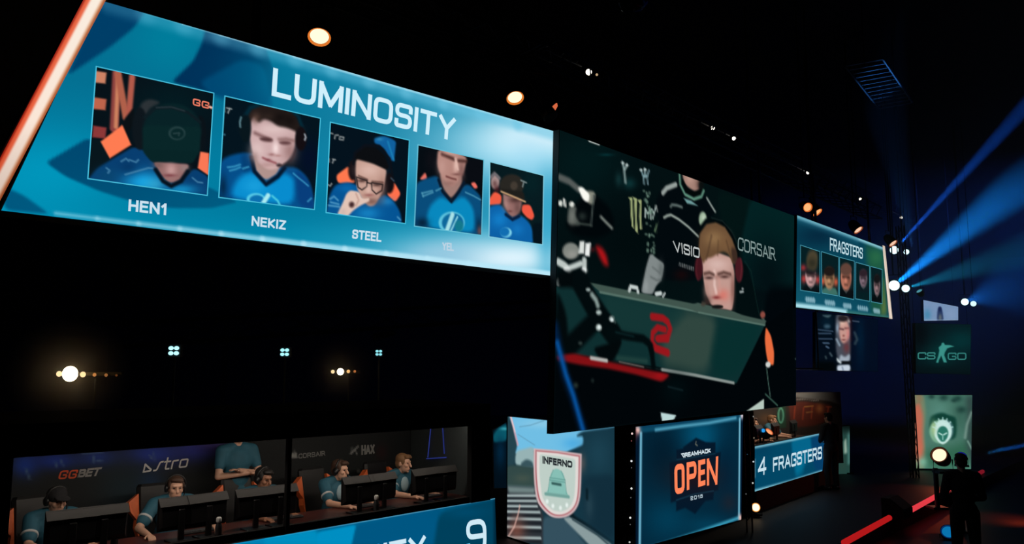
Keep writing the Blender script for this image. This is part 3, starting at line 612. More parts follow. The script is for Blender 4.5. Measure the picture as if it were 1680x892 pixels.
# seated player, headset, chair edge
p.z = (1100, 400, 4.459)
p.poly([(470, 120), (560, 150), (600, 290), (655, 520), (690, 590), (470, 500), (440, 300)], (2, 13, 15), 3); p.stroke([(545, 128), (590, 200), (625, 400), (650, 520)], 7, (16, 44, 40), 2, .8)
p.poly([(228, 100), (240, 250), (258, 360), (292, 440), (330, 470), (400, 478), (450, 490), (462, 410), (468, 210), (445, 100), (340, 60)], (192, 152, 142), 2.2)
p.blob(340, 150, 80, 50, (218, 186, 178), .8); p.blob(385, 375, 46, 46, (216, 116, 104), .8); p.blob(455, 330, 16, 120, (134, 90, 82), .8); p.blob(262, 340, 22, 60, (170, 130, 120), .6); p.stroke([(322, 205), (322, 300), (334, 352)], 26, (228, 196, 188), 3.5, .9); p.stroke([(355, 250), (362, 340)], 20, (206, 150, 140), 4, .7)
p.stroke([(248, 218), (285, 210), (318, 226)], 18, (94, 66, 60), 2.5); p.stroke([(348, 222), (390, 208), (440, 222)], 18, (98, 68, 62), 2.5); p.blob(282, 248, 32, 13, (74, 50, 48), .95); p.blob(396, 240, 36, 14, (86, 58, 54), .95); p.blob(335, 240, 16, 20, (170, 124, 114), .7)
p.blob(336, 392, 30, 14, (128, 50, 50), .9); p.blob(350, 425, 50, 16, (190, 146, 136), .8); p.ell(342, 458, 44, 12, (16, 16, 16), 2); p.blob(270, 425, 26, 40, (60, 40, 36), .7)
p.poly([(205, 60), (215, -90), (270, -160), (350, -165), (430, -110), (485, 20), (490, 130), (455, 150), (430, 80), (390, 50), (340, 75), (300, 100), (262, 105), (240, 150)], (104, 76, 52), 3)
p.blob(320, -40, 70, 60, (142, 110, 74), .9); p.blob(400, 0, 40, 60, (120, 88, 58), .8); p.stroke([(300, -60), (275, 60), (262, 110)], 12, (70, 50, 36), 3, .7); p.stroke([(350, -20), (345, 80)], 10, (80, 58, 40), 3, .7); p.stroke([(410, -20), (440, 90)], 12, (76, 54, 38), 3, .7); p.poly([(440, 20), (490, 40), (490, 150), (455, 140)], (60, 42, 34), 4)
p.stroke([(215, -105), (260, -165), (330, -178), (400, -140), (455, -50), (495, 60), (500, 120)], 30, (2, 9, 11), 2.5); p.stroke([(300, -192), (380, -168), (450, -90), (500, 20)], 7, (22, 40, 40), 2, .8)
p.ell(207, 180, 30, 88, (62, 20, 28), 2.5); p.ell(502, 190, 30, 92, (70, 24, 32), 2.5); p.stroke([(515, 110), (520, 180), (512, 260)], 10, (110, 40, 50), 2.5, .7); p.stroke([(195, 120), (188, 200), (200, 260)], 10, (100, 36, 44), 2.5, .6)
p.poly([(200, 430), (300, 455), (350, 478), (450, 490), (520, 520), (700, 560), (690, 595), (200, 500), (100, 460)], (64, 84, 76), 1.2); p.stroke([(205, 500), (450, 548), (690, 593)], 9, (86, 112, 102), 1.2); p.poly([(230, 420), (262, 430), (250, 455), (222, 450)], (66, 60, 52), 2.5)
p.ell(342, 462, 40, 10, (18, 20, 20), 2); p.stroke([(510, 352), (532, 348)], 14, (150, 160, 160), 1.6); p.ell(528, 328, 7, 9, (140, 150, 150), 1.6)
p.ell(675, 518, 18, 26, (140, 74, 64), 2.5); p.poly([(698, 605), (735, 670), (758, 790), (755, 890), (715, 875), (700, 800), (690, 700)], (232, 108, 62), 2.2); p.ell(714, 882, 18, 22, (206, 210, 206), 2)
p.z = (905, 540, 4.048); p.stroke([(1428, 260), (1440, 360), (1452, 445)], 9, (84, 120, 108), 1.6, .9); p.stroke([(1420, 430), (1500, 505)], 9, (66, 104, 90), 1.6, .9); p.stroke([(1618, 196), (1645, 200)], 9, (54, 72, 72), 1.6)
p.z = (905, 540, 4.048); p.stroke([(20, -20), (45, 110), (90, 300), (140, 440), (215, 690)], 40, (2, 40, 90), 6, .7); p.stroke([(38, 90), (95, 300), (145, 440), (212, 680)], 22, (8, 84, 160), 3.5, .95)
p.z = (905, 380, 4.46)
p.stroke([(568, 430), (578, 400), (625, 410), (632, 440)], 20, (196, 206, 204), 1.5); p.stroke([(765, 455), (800, 450)], 22, (196, 206, 204), 1.5); p.stroke([(815, 475), (828, 450)], 12, (196, 206, 204), 1.5)
p.make('screen_picture', T)
G_ = (1060, 260, 4.4615)
text('VISIO', W_MID, [(190, 598), (388, 655), (388, 730), (205, 682)], T, glow((184, 190, 190)), .17, .2, .28, z=G_, slant=.06)
text('CORSAIR', W_MID, [(672, 573), (938, 655), (946, 748), (668, 668)], T, glow((128, 150, 148)), .125, .3, .24, z=G_, serif=True)

# ------------------------------------------------------------------ upper right team screen
Q = [(1308, 353), (1450, 406), (1460, 521), (1306, 504)]
T = thing('team_screen', 'smaller green and teal team screen with five narrow portraits, right of the centre screen', 'screen', W_RIGHT.at(1380, 510, -.2))
build(housing(W_RIGHT, Q, .1, .01), 'screen_cabinet', M_BLACK, T)
p = Pic(W_RIGHT, Q, 130, 130, (8, 66, 86)); p.z = (1300, 340, 4.694)
p.blob(200, 220, 180, 90, (5, 40, 62), .9); p.ramp((30, 400), (30, 760), (24, 104, 126), 0, .6)
p.poly([(560, 270), (690, 320), (740, 860), (600, 830), (590, 500)], (26, 84, 64), 14); p.blob(650, 380, 60, 70, (42, 108, 72), .8); p.poly([(700, 520), (730, 830), (680, 840), (690, 700)], (96, 120, 60), 8, .8)
p.stroke([(30, 68), (300, 165), (690, 312)], 16, (146, 206, 222), 2.5); p.stroke([(30, 80), (350, 195), (500, 250)], 24, (50, 120, 146), 5, .5); p.stroke([(30, 755), (250, 780), (420, 805)], 22, (176, 226, 236), 2.5); p.stroke([(420, 805), (750, 850)], 12, (60, 120, 116), 2.5)
def nameplate(x0, y0, x1, y1):
    n = 5
    for k in range(n):
        t = (k + .5) / n; x = x0 + (x1 - x0) * t; y = y0 + (y1 - y0) * t; p.stroke([(x, y - 12), (x + 2, y + 12)], 11, (170, 206, 216), 1.5, .85)
    p.stroke([(x0, y0), (x1, y1)], 14, (150, 190, 204), 2, .6)
for q in ((103, 708, 172, 716), (252, 730, 326, 740), (393, 755, 452, 762), (502, 772, 580, 784), (625, 793, 672, 802)): nameplate(*q)
p.make('screen_picture', T)
text('FRAGSTERS', W_RIGHT, [(287, 232), (540, 314), (540, 398), (287, 332)], T, glow((190, 222, 230)), .15, .2, .26, z=p.z)
zz = p.z
def head(p, x, y, w, h, skin, hair, shirt=(6, 14, 18), chair=None):
    if chair: p.blob(x - w * 1.25, y + h * .25, w * .5, h * .4, chair, .9); p.blob(x + w * 1.25, y + h * .35, w * .45, h * .4, chair, .9)
    p.poly([(x - w * 1.7, y + h * 1.6), (x - w * 1.3, y + h * .95), (x, y + h * .75), (x + w * 1.3, y + h * .95), (x + w * 1.7, y + h * 1.6)], shirt, 2)
    p.stroke([(x - w * .5, y + h * .85), (x, y + h * 1.15), (x + w * .5, y + h * .85)], w * .16, (96, 110, 110), 1.6, .7)
    p.ell(x, y, w, h, skin, 2.2); p.blob(x + w * .55, y + h * .2, w * .4, h * .6, tuple(c * .6 for c in skin), .7); p.ell(x, y - h * .62, w * 1.05, h * .5, hair, 2.2)
    p.stroke([(x - w * .6, y - h * .05), (x + w * .55, y)], h * .13, tuple(c * .35 for c in skin), 2, .85); p.blob(x - w * .05, y + h * .25, w * .2, h * .22, tuple(min(255, c * 1.2) for c in skin), .8); p.stroke([(x - w * .25, y + h * .55), (x + w * .25, y + h * .57)], h * .1, tuple(c * .5 for c in skin), 2, .8)
RF = [([(60, 288), (210, 338), (210, 663), (60, 640)], (140, 530, 42, 82, (196, 150, 150), (22, 30, 34), (8, 16, 20), (190, 60, 60))),
      ([(222, 338), (354, 380), (352, 684), (226, 662)], (283, 545, 40, 84, (168, 124, 90), (30, 24, 22), (60, 110, 100), (216, 92, 62))),
      ([(361, 382), (476, 412), (472, 712), (360, 688)], (412, 540, 42, 100, (178, 112, 92), (96, 66, 56), (8, 14, 18), None)),
      ([(486, 420), (592, 450), (594, 726), (484, 706)], (545, 548, 30, 66, (120, 100, 112), (44, 32, 40), (10, 26, 32), None)),
      ([(600, 452), (690, 476), (690, 745), (604, 728)], (650, 600, 24, 78, (140, 112, 116), (20, 20, 22), (6, 12, 14), None))]
for q, h in RF:
    p = portrait(W_RIGHT, q, zz, (6, 30, 34), T, 34, 70); head(p, *h)
    if h[0] == 140: p.poly([(112, 470), (105, 400), (125, 335), (165, 325), (195, 360), (190, 460), (165, 490)], (74, 66, 48), 4); p.blob(150, 430, 36, 40, (40, 40, 30), .8); p.blob(82, 465, 22, 26, (176, 50, 56), .8); p.stroke([(108, 505), (185, 518)], 16, (40, 26, 30), 3, .8)
    o = p.make('player_portrait', T, .004); frame_line(W_RIGHT, q, zz, o, (70, 150, 168), 1.0)
qs = [(1446.5, 402), (1450.5, 404), (1463, 523), (1457.5, 522.5)]
p = Pic(W_RIGHT, qs, 9, 60, (214, 196, 180)); p.z = zz; p.stroke([(690, 318), (755, 860)], 12, (250, 232, 216), 1)
o = p.make('light_bar', T, .02); o['label'] = 'pale narrow light bar down the right edge'

# ------------------------------------------------------------------ map screen
def shield(q):
    """keeps the square shoulders and rounds everything below them"""
    ch = [np.array(p_, float) for p_ in q[2:] + q[:1]]
    for _ in range(2): ch = [ch[0]] + sum([[a_ * .75 + b_ * .25, a_ * .25 + b_ * .75] for a_, b_ in zip(ch[:-1], ch[1:])], []) + [ch[-1]]
    return list(q[1:2]) + [tuple(p_) for p_ in ch]
Q = [(833, 683), (1008, 700), (1008, 938), (832, 879)]
T = thing('map_screen', 'screen with a village street and a shield badge, below the centre screen', 'screen', W_MAP.pt(*W_MAP.uv(920, 900), -.2))
T.location.z = STAGE; build(housing(W_MAP, Q, .2, .006), 'screen_cabinet', M_BLACK, T)
p = Pic(W_MAP, Q, 150, 190, (24, 52, 64)); z = p.z = (820, 670, 4.02)
p.poly([(50, 45), (770, 110), (560, 240), (440, 285), (240, 275), (100, 300), (90, 120)], (112, 190, 228), 2); p.blob(300, 100, 180, 30, (150, 206, 232), .6); p.blob(480, 230, 70, 40, (70, 168, 226), .7)
p.poly([(40, 45), (62, 45), (118, 240), (100, 300), (100, 370), (38, 380)], (36, 66, 76), 3); p.stroke([(72, 50), (118, 235)], 15, (214, 160, 172), 2.5); p.stroke([(72, 50), (100, 150)], 7, (240, 214, 210), 2)
p.poly([(105, 280), (225, 250), (232, 390), (100, 372)], (150, 178, 180), 3); p.poly([(140, 360), (175, 330), (215, 350), (225, 390), (140, 385)], (56, 84, 92), 3)
p.stroke([(130, 120), (200, 110), (290, 80)], 4, (90, 140, 166), 1.5, .7); p.stroke([(120, 170), (230, 240)], 4, (90, 140, 166), 1.5, .7)
p.poly([(90, 372), (232, 390), (235, 520), (40, 510), (40, 380)], (50, 72, 70), 3); p.blob(150, 460, 60, 30, (70, 84, 74), .7)
p.poly([(30, 510), (235, 520), (290, 720), (290, 900), (30, 850)], (44, 50, 56), 2.5); p.poly([(50, 510), (230, 520), (230, 560), (60, 556)], (128, 150, 148), 4, .8)
for y, xe in ((575, 235), (610, 240), (645, 245), (684, 262), (731, 268), (785, 268), (855, 268)):
    p.stroke([(45, y - (xe - 235) * .2), (xe, y)], 15, (176, 192, 192), 2, .9); p.stroke([(45, y + 19), (xe, y + 22)], 18, (24, 30, 36), 2, .8)
p.blob(110, 800, 60, 70, (150, 86, 70), .65); p.blob(110, 720, 40, 30, (110, 84, 80), .5); p.stroke([(132, 640), (120, 700), (95, 780), (58, 840)], 9, (226, 178, 166), 2, .9)
p.poly([(285, 710), (440, 710), (560, 890), (640, 950), (285, 920)], (52, 80, 94), 4); p.poly([(415, 720), (475, 712), (600, 800), (745, 900), (745, 990), (640, 950)], (138, 156, 158), 2.5); p.stroke([(470, 700), (600, 770), (750, 865)], 26, (10, 26, 34), 2.5); p.stroke([(480, 730), (640, 830), (745, 920)], 8, (40, 60, 68), 2)
p.poly([(440, 290), (550, 240), (550, 180), (500, 185), (540, 150), (760, 120), (770, 900), (600, 770), (480, 700), (535, 500), (535, 300)], (20, 52, 66), 3); p.blob(650, 300, 90, 140, (28, 66, 82), .8); p.poly([(540, 450), (760, 430), (760, 880), (560, 750)], (16, 42, 56), 6, .7); p.blob(590, 640, 30, 90, (44, 72, 84), .6); p.blob(545, 360, 24, 60, (90, 86, 84), .7); p.stroke([(575, 540), (575, 590)], 18, (8, 26, 34), 3)
p.poly(shield([(224, 262), (382, 275), (540, 298), (537, 480), (530, 600), (505, 665), (460, 708), (400, 724), (335, 716), (275, 660), (238, 600), (222, 440)]), (206, 178, 180), 1.4)
p.poly(shield([(236, 274), (382, 287), (528, 310), (525, 480), (518, 595), (495, 654), (454, 694), (400, 710), (342, 702), (286, 651), (250, 593), (234, 440)]), (172, 92, 100), 1.4)
p.poly(shield([(243, 282), (382, 294), (520, 317), (518, 480), (511, 592), (489, 649), (449, 687), (400, 702), (345, 694), (293, 645), (258, 588), (242, 440)]), (224, 218, 214), 1.4)
p.poly([(262, 300), (382, 312), (500, 332), (498, 480), (492, 584), (470, 640), (436, 670), (400, 680), (350, 672), (306, 630), (278, 580), (262, 440)], (190, 206, 198), 2)
p.poly([(372, 396), (388, 400), (405, 412), (418, 428), (425, 450), (430, 500), (436, 540), (455, 580), (300, 560), (318, 535), (326, 500), (331, 460), (338, 430), (350, 410), (360, 400)], (134, 190, 180), 1.4); p.stroke([(300, 562), (455, 582)], 16, (112, 160, 152), 1.5)
for q in ([(330, 455), (430, 470)], [(328, 470), (430, 486)], [(352, 405), (330, 460), (318, 545)], [(405, 412), (430, 470), (440, 560)]): p.stroke(q, 5, (90, 146, 138), 1.2, .8)
p.stroke([(345, 492), (402, 502)], 13, (52, 92, 88), 1.4)
for x, y in ((312, 612), (350, 642), (400, 655), (442, 636)): p.ell(x, y, 9, 14, (230, 240, 236), 2)
p.make('screen_picture', T)
text('INFERNO', W_MAP, [(283, 312), (480, 346), (480, 391), (284, 362)], T, glow((40, 46, 50)), .3, .22, .32, z=z)
# a second panel folded back from its left edge, glowing teal at the top
fx = W_MAP.at(833, 683)
W_SIDE = Wall(fx.x - .04, fx.y + .1, 66.0)
Q = [(809, 706), (831, 692), (831, 800), (811, 800)]
T = thing('side_screen', 'sliver of a dim teal screen beside the village street screen', 'screen', W_SIDE.at(820, 800, -.1))
build(housing(W_SIDE, Q, .1, .02), 'screen_cabinet', M_BLACK, T)
p = Pic(W_SIDE, Q, 24, 60, (2, 14, 24)); p.z = (780, 660, 3.652)
p.poly([(105, 200), (130, 160), (190, 120), (190, 230), (110, 240)], (10, 84, 100), 3); p.blob(172, 158, 24, 9, (80, 190, 200), .9); p.blob(160, 190, 40, 30, (10, 92, 110), .8); p.blob(150, 300, 30, 90, (3, 40, 66), .8)
p.make('screen_picture', T)

# ------------------------------------------------------------------ event screen with its lit frame
Q = [(1043, 700), (1219, 680), (1216, 852), (1043, 900)]
T = thing('event_screen', 'navy screen with an orange lettered event badge inside a glowing frame', 'screen', W_OPEN.at(1130, 872, -.1)); T.location.z = STAGE
build(housing(W_OPEN, Q, .24, .012), 'screen_cabinet', M_BLACK, T)
p = Pic(W_OPEN, Q, 160, 170, (3, 40, 60)); z = p.z = (780, 660, 3.652)
p.blob(1350, 200, 130, 130, (3, 84, 118), .9); p.blob(1120, 300, 120, 180, (2, 26, 42), .8); p.blob(1150, 700, 130, 120, (2, 62, 88), .8); p.blob(1500, 400, 60, 200, (2, 34, 56), .8); p.blob(1520, 600, 50, 60, (30, 34, 44), .7); p.blob(1400, 740, 130, 60, (3, 64, 90), .8)
p.poly([(940, 140), (990, 180), (990, 900), (940, 900)], (2, 22, 42), 2); p.poly([(1590, 70), (1620, 70), (1610, 720), (1588, 690)], (3, 24, 46), 2)
p.poly([(960, 140), (1600, 62), (1590, 110), (1000, 180)], (12, 70, 96), 2); p.stroke([(1080, 164), (1250, 140), (1400, 122), (1560, 92)], 12, (96, 176, 204), 2.5, .85); p.stroke([(970, 150), (1200, 122), (1590, 66)], 8, (10, 60, 90), 2)
p.stroke([(992, 185), (984, 880)], 15, (118, 190, 216), 2); p.stroke([(1584, 100), (1579, 690)], 15, (124, 196, 220), 2); p.stroke([(1090, 860), (1330, 780), (1580, 690)], 14, (70, 176, 206), 3, .9); p.stroke([(990, 890), (1100, 855)], 14, (40, 120, 150), 3, .8)
p.blob(972, 165, 16, 26, (250, 206, 196), 1); p.blob(1598, 78, 10, 22, (236, 220, 226), .95); p.blob(1588, 690, 12, 22, (240, 190, 180), .95); p.blob(952, 190, 18, 40, (120, 40, 40), .6)
p.z = (1080, 690, 5.571); D_ = (4, 24, 42)
for q in ([(228, 240), (345, 155), (435, 195), (520, 200), (520, 260), (230, 290)], [(165, 265), (522, 200), (522, 310), (168, 360)], [(102, 380), (572, 286), (548, 632), (114, 748)], [(163, 720), (508, 640), (502, 722), (432, 732), (400, 770), (338, 850), (245, 796), (163, 826)]): p.poly(q, D_, 1.8)
p.stroke([(170, 355), (520, 300)], 5, (16, 60, 82), 1.5); p.stroke([(165, 725), (330, 670), (505, 640)], 5, (20, 66, 88), 1.5); p.stroke([(345, 192), (340, 212), (356, 226)], 7, (130, 130, 110), 1.5); p.blob(345, 510, 230, 150, (60, 14, 8), .45)
p.make('screen_picture', T)
Zj = (1080, 690, 5.571)
text('DREAMHACK', W_OPEN, [(206, 298), (474, 250), (477, 290), (209, 341)], T, glow((214, 232, 240)), .26, .24, .26, z=Zj)
m = bpy.data.materials.new('lit_orange_letters'); m.use_nodes = True; nt = m.node_tree; nt.nodes.clear()
oo = nt.nodes.new('ShaderNodeOutputMaterial'); e = nt.nodes.new('ShaderNodeEmission'); e.inputs[0].default_value = (*lin((255, 132, 88)), 1); nt.links.new(e.outputs[0], oo.inputs[0])
for ch, q in (('O', [(143, 402), (236, 384), (238, 655), (148, 676)]), ('P', [(256, 381), (345, 364), (347, 606), (258, 634)]), ('E', [(362, 362), (426, 348), (427, 585), (362, 606)]), ('N', [(441, 347), (545, 322), (536, 582), (442, 592)])):
    text(ch, W_OPEN, q, T, m, .19 if ch != 'N' else .17, .17, .2, z=Zj)
text('2018', W_OPEN, [(291, 690), (403, 669), (403, 702), (293, 728)], T, glow((170, 190, 200)), .24, .24, .45, z=Zj)

# ------------------------------------------------------------------ far screens
def Q_TOP(wl, px_, q): return min(wl.uv(*q[0])[1], wl.uv(*q[1])[1]) - .02
Q = [(1500, 648), (1595, 648), (1593, 769), (1503, 768)]
T = thing('emblem_screen', 'green screen with orange edge and round lion emblem, standing at the far stage end', 'screen', W_EMB.at(1548, 768, -.15)); T.location.z = STAGE
build(housing(W_EMB, Q, .2, .01), 'screen_cabinet', M_BLACK, T)
p = Pic(W_EMB, Q, 100, 120, (78, 128, 112)); p.z = (1440, 620, 3.279)
p.poly([(190, 80), (245, 85), (262, 180), (250, 300), (258, 420), (250, 500), (190, 500)], (120, 140, 110), 4); p.poly([(195, 150), (225, 130), (245, 200), (240, 300), (250, 400), (232, 470), (205, 440), (192, 380)], (206, 112, 88), 5); p.blob(222, 110, 20, 30, (150, 120, 90), .8)
p.blob(330, 180, 50, 60, (92, 146, 132), .8); p.poly([(255, 380), (400, 370), (500, 330), (500, 480), (255, 480)], (44, 100, 74), 12, .8); p.blob(240, 450, 26, 26, (120, 180, 156), .9); p.poly([(470, 100), (520, 90), (520, 490), (480, 400)], (52, 78, 74), 8); p.blob(440, 200, 40, 90, (58, 104, 90), .8)
for x, y, r in ((290, 100, 18), (355, 105, 26), (430, 110, 24), (450, 170, 26), (410, 120, 16)): p.blob(x, y, r, r * .7, (24, 60, 54), .8)
p.stroke([(505, 185), (480, 250), (470, 320)], 12, (150, 180, 168), 3, .7); p.stroke([(485, 340), (505, 380)], 9, (140, 180, 164), 2, .8)
p.poly([(278, 250), (285, 205), (320, 190), (350, 185), (385, 200), (420, 210), (425, 260), (420, 330), (280, 330)], (10, 66, 54), 3.5); p.ell(338, 288, 62, 64, (126, 182, 152), 2.5); p.ell(372, 280, 34, 52, (120, 160, 170), 4, .8)
p.ell(350, 285, 48, 62, (214, 248, 240), 2); p.poly([(305, 300), (395, 300), (372, 345), (350, 358), (328, 345)], (214, 248, 240), 2); p.ell(350, 296, 30, 38, (42, 124, 106), 2); p.poly([(322, 310), (378, 310), (360, 342), (340, 342)], (42, 124, 106), 2)
p.stroke([(330, 296), (345, 304)], 7, (200, 240, 230), 1.3); p.stroke([(370, 296), (356, 304)], 7, (200, 240, 230), 1.3); p.stroke([(350, 306), (350, 330)], 6, (150, 210, 196), 1.3); p.blob(300, 270, 14, 40, (180, 210, 150), .8)
for h in np.linspace(math.pi * 1.1, math.pi * 1.9, 7): p.stroke([(350 + 40 * math.cos(h), 285 + 52 * math.sin(h)), (350 + 56 * math.cos(h), 285 + 72 * math.sin(h))], 7, (200, 240, 232), 1.5, .8)
p.make('screen_picture', T)

Q = [(1502, 530), (1593, 532), (1592, 614), (1503, 612)]
T = thing('game_logo_screen', 'dark teal screen with a soldier logo, hung above the lion emblem screen', 'screen', W_FAR.at(1548, 530, -.15))
build(housing(W_FAR, Q, .2, .01), 'screen_cabinet', M_BLACK, T)
p = Pic(W_FAR, Q, 90, 90, (2, 22, 28)); p.z = (1490, 480, 6.375)
p.blob(560, 500, 190, 130, (0, 52, 56), .95); p.blob(120, 420, 90, 160, (1, 4, 10), .9); p.blob(340, 640, 160, 120, (3, 62, 60), .7); p.ramp((300, 740), (300, 860), (1, 14, 18), 0, .9)
S_ = (64, 158, 148)
p.poly([(346, 548), (352, 525), (372, 522), (384, 545), (440, 548), (478, 562), (440, 570), (408, 582), (384, 622), (376, 652), (392, 692), (404, 728), (372, 728), (356, 684), (346, 658), (322, 700), (314, 732), (292, 730), (314, 664), (326, 604), (318, 572)], S_, 1.2)
m = MB()
for px_ in (1502, 1590): q_ = W_FAR.at(px_, 545, -.07); m.tube([Vector((q_.x, q_.y, Q_TOP(W_FAR, px_, Q))), Vector((q_.x, q_.y, 11.5))], .009, 5)
build(m, 'hanging_cable', M_METAL, T)
p.make('screen_picture', T)
text('CS', W_FAR, [(98, 622), (284, 622), (284, 697), (98, 697)], T, glow((58, 140, 132)), .17, .24, .18, z=p.z)
text('GO', W_FAR, [(412, 626), (608, 626), (608, 702), (412, 702)], T, glow((52, 132, 126)), .17, .24, .18, z=p.z)

Q = [(1515, 492), (1572, 503), (1572, 525), (1516, 526)]
W_CAM = Wall(10, 29.0, 80.0)
T = thing('camera_screen', 'small pale blue screen showing a dark figure, above the soldier logo screen', 'screen', W_CAM.at(1543, 526, -.1))
build(housing(W_CAM, Q, .15, .01), 'screen_cabinet', M_BLACK, T)
p = Pic(W_CAM, Q, 60, 40, (134, 164, 204)); p.z = (1490, 480, 6.375)
p.blob(200, 230, 40, 60, (70, 150, 190), .8); p.blob(450, 220, 60, 60, (150, 176, 214), .7); p.poly([(300, 300), (305, 190), (325, 150), (345, 150), (358, 190), (372, 300)], (34, 54, 100), 2); p.blob(335, 260, 20, 40, (120, 130, 130), .8); p.stroke([(175, 285), (520, 288)], 9, (170, 196, 224), 1.5, .7); p.ell(330, 170, 18, 24, (24, 38, 84), 2)
m = MB()
for px_ in (1520, 1570): q_ = W_CAM.at(px_, 545, -.07); m.tube([Vector((q_.x, q_.y, Q_TOP(W_CAM, px_, Q))), Vector((q_.x, q_.y, 11.5))], .009, 5)
build(m, 'hanging_cable', M_METAL, T)
p.make('screen_picture', T)

Q = [(1338, 512), (1440, 524), (1440, 609), (1338, 607)]
W_BAN = Wall(9, 22.5, 76.0)
T = thing('portrait_screen', 'dark screen with one pale face and small lines of writing, below the smaller team screen', 'screen', W_BAN.at(1390, 608, -.1))
build(housing(W_BAN, Q, .12, .008), 'screen_cabinet', M_BLACK, T)
p = Pic(W_BAN, Q, 110, 100, (3, 12, 24)); p.z = (1300, 500, 7.436)
p.poly([(720, 90), (1060, 100), (1060, 820), (720, 810)], (1, 12, 32), 4); p.blob(830, 420, 50, 300, (0, 30, 54), .8); p.blob(420, 220, 90, 120, (6, 30, 46), .8); p.poly([(280, 690), (530, 690), (530, 830), (280, 830)], (1, 5, 8), 5); p.poly([(700, 80), (720, 80), (715, 440), (690, 430)], (46, 12, 22), 5)
p.poly([(360, 125), (480, 125), (440, 155), (410, 150)], (70, 96, 104), 2.5); p.ell(425, 262, 34, 22, (60, 90, 108), 4)
for q in ([(318, 300), (345, 335), (505, 320)], [(320, 345), (480, 345)], [(325, 410), (495, 412)], [(372, 462), (450, 464)], [(410, 505), (440, 520)]):
    n = 9
    for k in range(n):
        a = q[0][0] + (q[-1][0] - q[0][0]) * k / n; y = q[0][1] + (q[-1][1] - q[0][1]) * k / n; p.stroke([(a, y), (a + 9, y + 6)], 14, (62, 84, 108), 1.2, .75)
p.stroke([(738, 195), (810, 205)], 14, (80, 92, 110), 1.6, .8); p.stroke([(760, 340), (790, 420), (765, 470)], 22, (66, 86, 92), 3.5, .8)
p.poly([(530, 110), (640, 100), (705, 180), (708, 690), (560, 700), (530, 540)], (70, 76, 88), 3); p.blob(550, 280, 20, 60, (150, 170, 190), .8); p.stroke([(540, 420), (575, 490)], 22, (140, 160, 176), 2.5); p.stroke([(640, 130), (690, 200)], 24, (196, 180, 170), 3, .8)
p.ell(632, 320, 62, 150, (200, 150, 140), 3); p.blob(610, 215, 40, 40, (226, 190, 172), .8); p.ell(620, 165, 60, 40, (36, 30, 34), 3); p.stroke([(580, 290), (620, 298)], 18, (94, 60, 62), 2.5); p.stroke([(645, 285), (685, 285)], 16, (110, 66, 66), 2.5); p.blob(625, 375, 14, 14, (130, 66, 62), .8); p.blob(625, 425, 26, 12, (120, 66, 64), .8); p.blob(680, 360, 20, 80, (216, 120, 120), .6); p.blob(660, 520, 40, 70, (110, 50, 54), .8)
p.poly([(590, 600), (640, 640), (700, 590), (705, 690), (560, 690)], (160, 172, 186), 3); p.poly([(540, 640), (600, 700), (590, 720), (545, 690)], (206, 218, 222), 2.5); p.poly([(545, 735), (705, 725), (708, 810), (545, 810)], (200, 212, 226), 2.5); p.stroke([(610, 760), (620, 800)], 10, (110, 124, 150), 2.5); p.poly([(600, 685), (705, 690), (705, 718), (610, 715)], (10, 14, 18), 2)
p.stroke([(460, 590), (480, 620)], 22, (76, 96, 104), 2, .8); p.stroke([(405, 630), (412, 650)], 18, (66, 86, 90), 2, .8)
m = MB()
for px_ in (1345, 1436): q_ = W_BAN.at(px_, 545, -.07); m.tube([Vector((q_.x, q_.y, Q_TOP(W_BAN, px_, Q))), Vector((q_.x, q_.y, 11.5))], .009, 5)
build(m, 'hanging_cable', M_METAL, T)
p.make('screen_picture', T)

# ------------------------------------------------------------------ people
SKIN = paint('skin', (206, 160, 136), 0.55, 0, .06, 30)
SKIN_DARK = paint('tanned_skin', (150, 104, 80), 0.55, 0, .06, 30)
EYE_M = paint('dark_eye', (40, 28, 24), 0.3); LIP = paint('lip', (150, 84, 78), 0.5)
HAIRS = {'brown': paint('brown_hair', (64, 42, 30), 0.7, 0, .3, 60), 'black': paint('black_hair', (22, 19, 18), 0.65, 0, .3, 60), 'fair': paint('fair_brown_hair', (120, 86, 56), .7, 0, .3, 60)}
JERSEY = paint('teal_jersey', (38, 92, 112), 0.75, 0, .25, 12); JERSEY_L = paint('pale_jersey_panel', (150, 176, 186), 0.75, 0, .15, 12)
DARKCLOTH = paint('dark_cloth', (18, 18, 22), 0.9, 0, .2, 20); JEANS = paint('dark_trousers', (30, 32, 42), 0.85, 0, .2, 30); SHOE = paint('black_shoe', (14, 14, 15), .5)
STRIPE = paint('white_stripe', (190, 196, 198), .7)

def fuse(mb, voxel, smooth=4):
    """melts overlapping closed shapes into one continuous skin"""
    me = bpy.data.meshes.new('tmp'); me.from_pydata(mb.v, [], mb.f); me.update()
    o = bpy.data.objects.new('tmp', me); COL.objects.link(o)
    r = o.modifiers.new('r', 'REMESH'); r.mode = 'VOXEL'; r.voxel_size = voxel
    sm = o.modifiers.new('s', 'SMOOTH'); sm.iterations = smooth; sm.factor = .5
    dg = bpy.context.evaluated_depsgraph_get(); out = bpy.data.meshes.new_from_object(o.evaluated_get(dg))
    bpy.data.objects.remove(o); bpy.data.meshes.remove(me)
    for p in out.polygons: p.use_smooth = True
    return out
def fused(mb, voxel, name, mat, parent, smooth=4):
    me = fuse(mb, voxel, smooth); me.name = name; me.materials.clear(); me.materials.append(mat)
    o = bpy.data.objects.new(name, me); COL.objects.link(o); o.parent = parent; return o
def head_frame(c, yaw, nod):
    return Matrix.Translation(c) @ Matrix.Rotation(yaw, 4, 'Z') @ Matrix.Rotation(nod, 4, 'X')
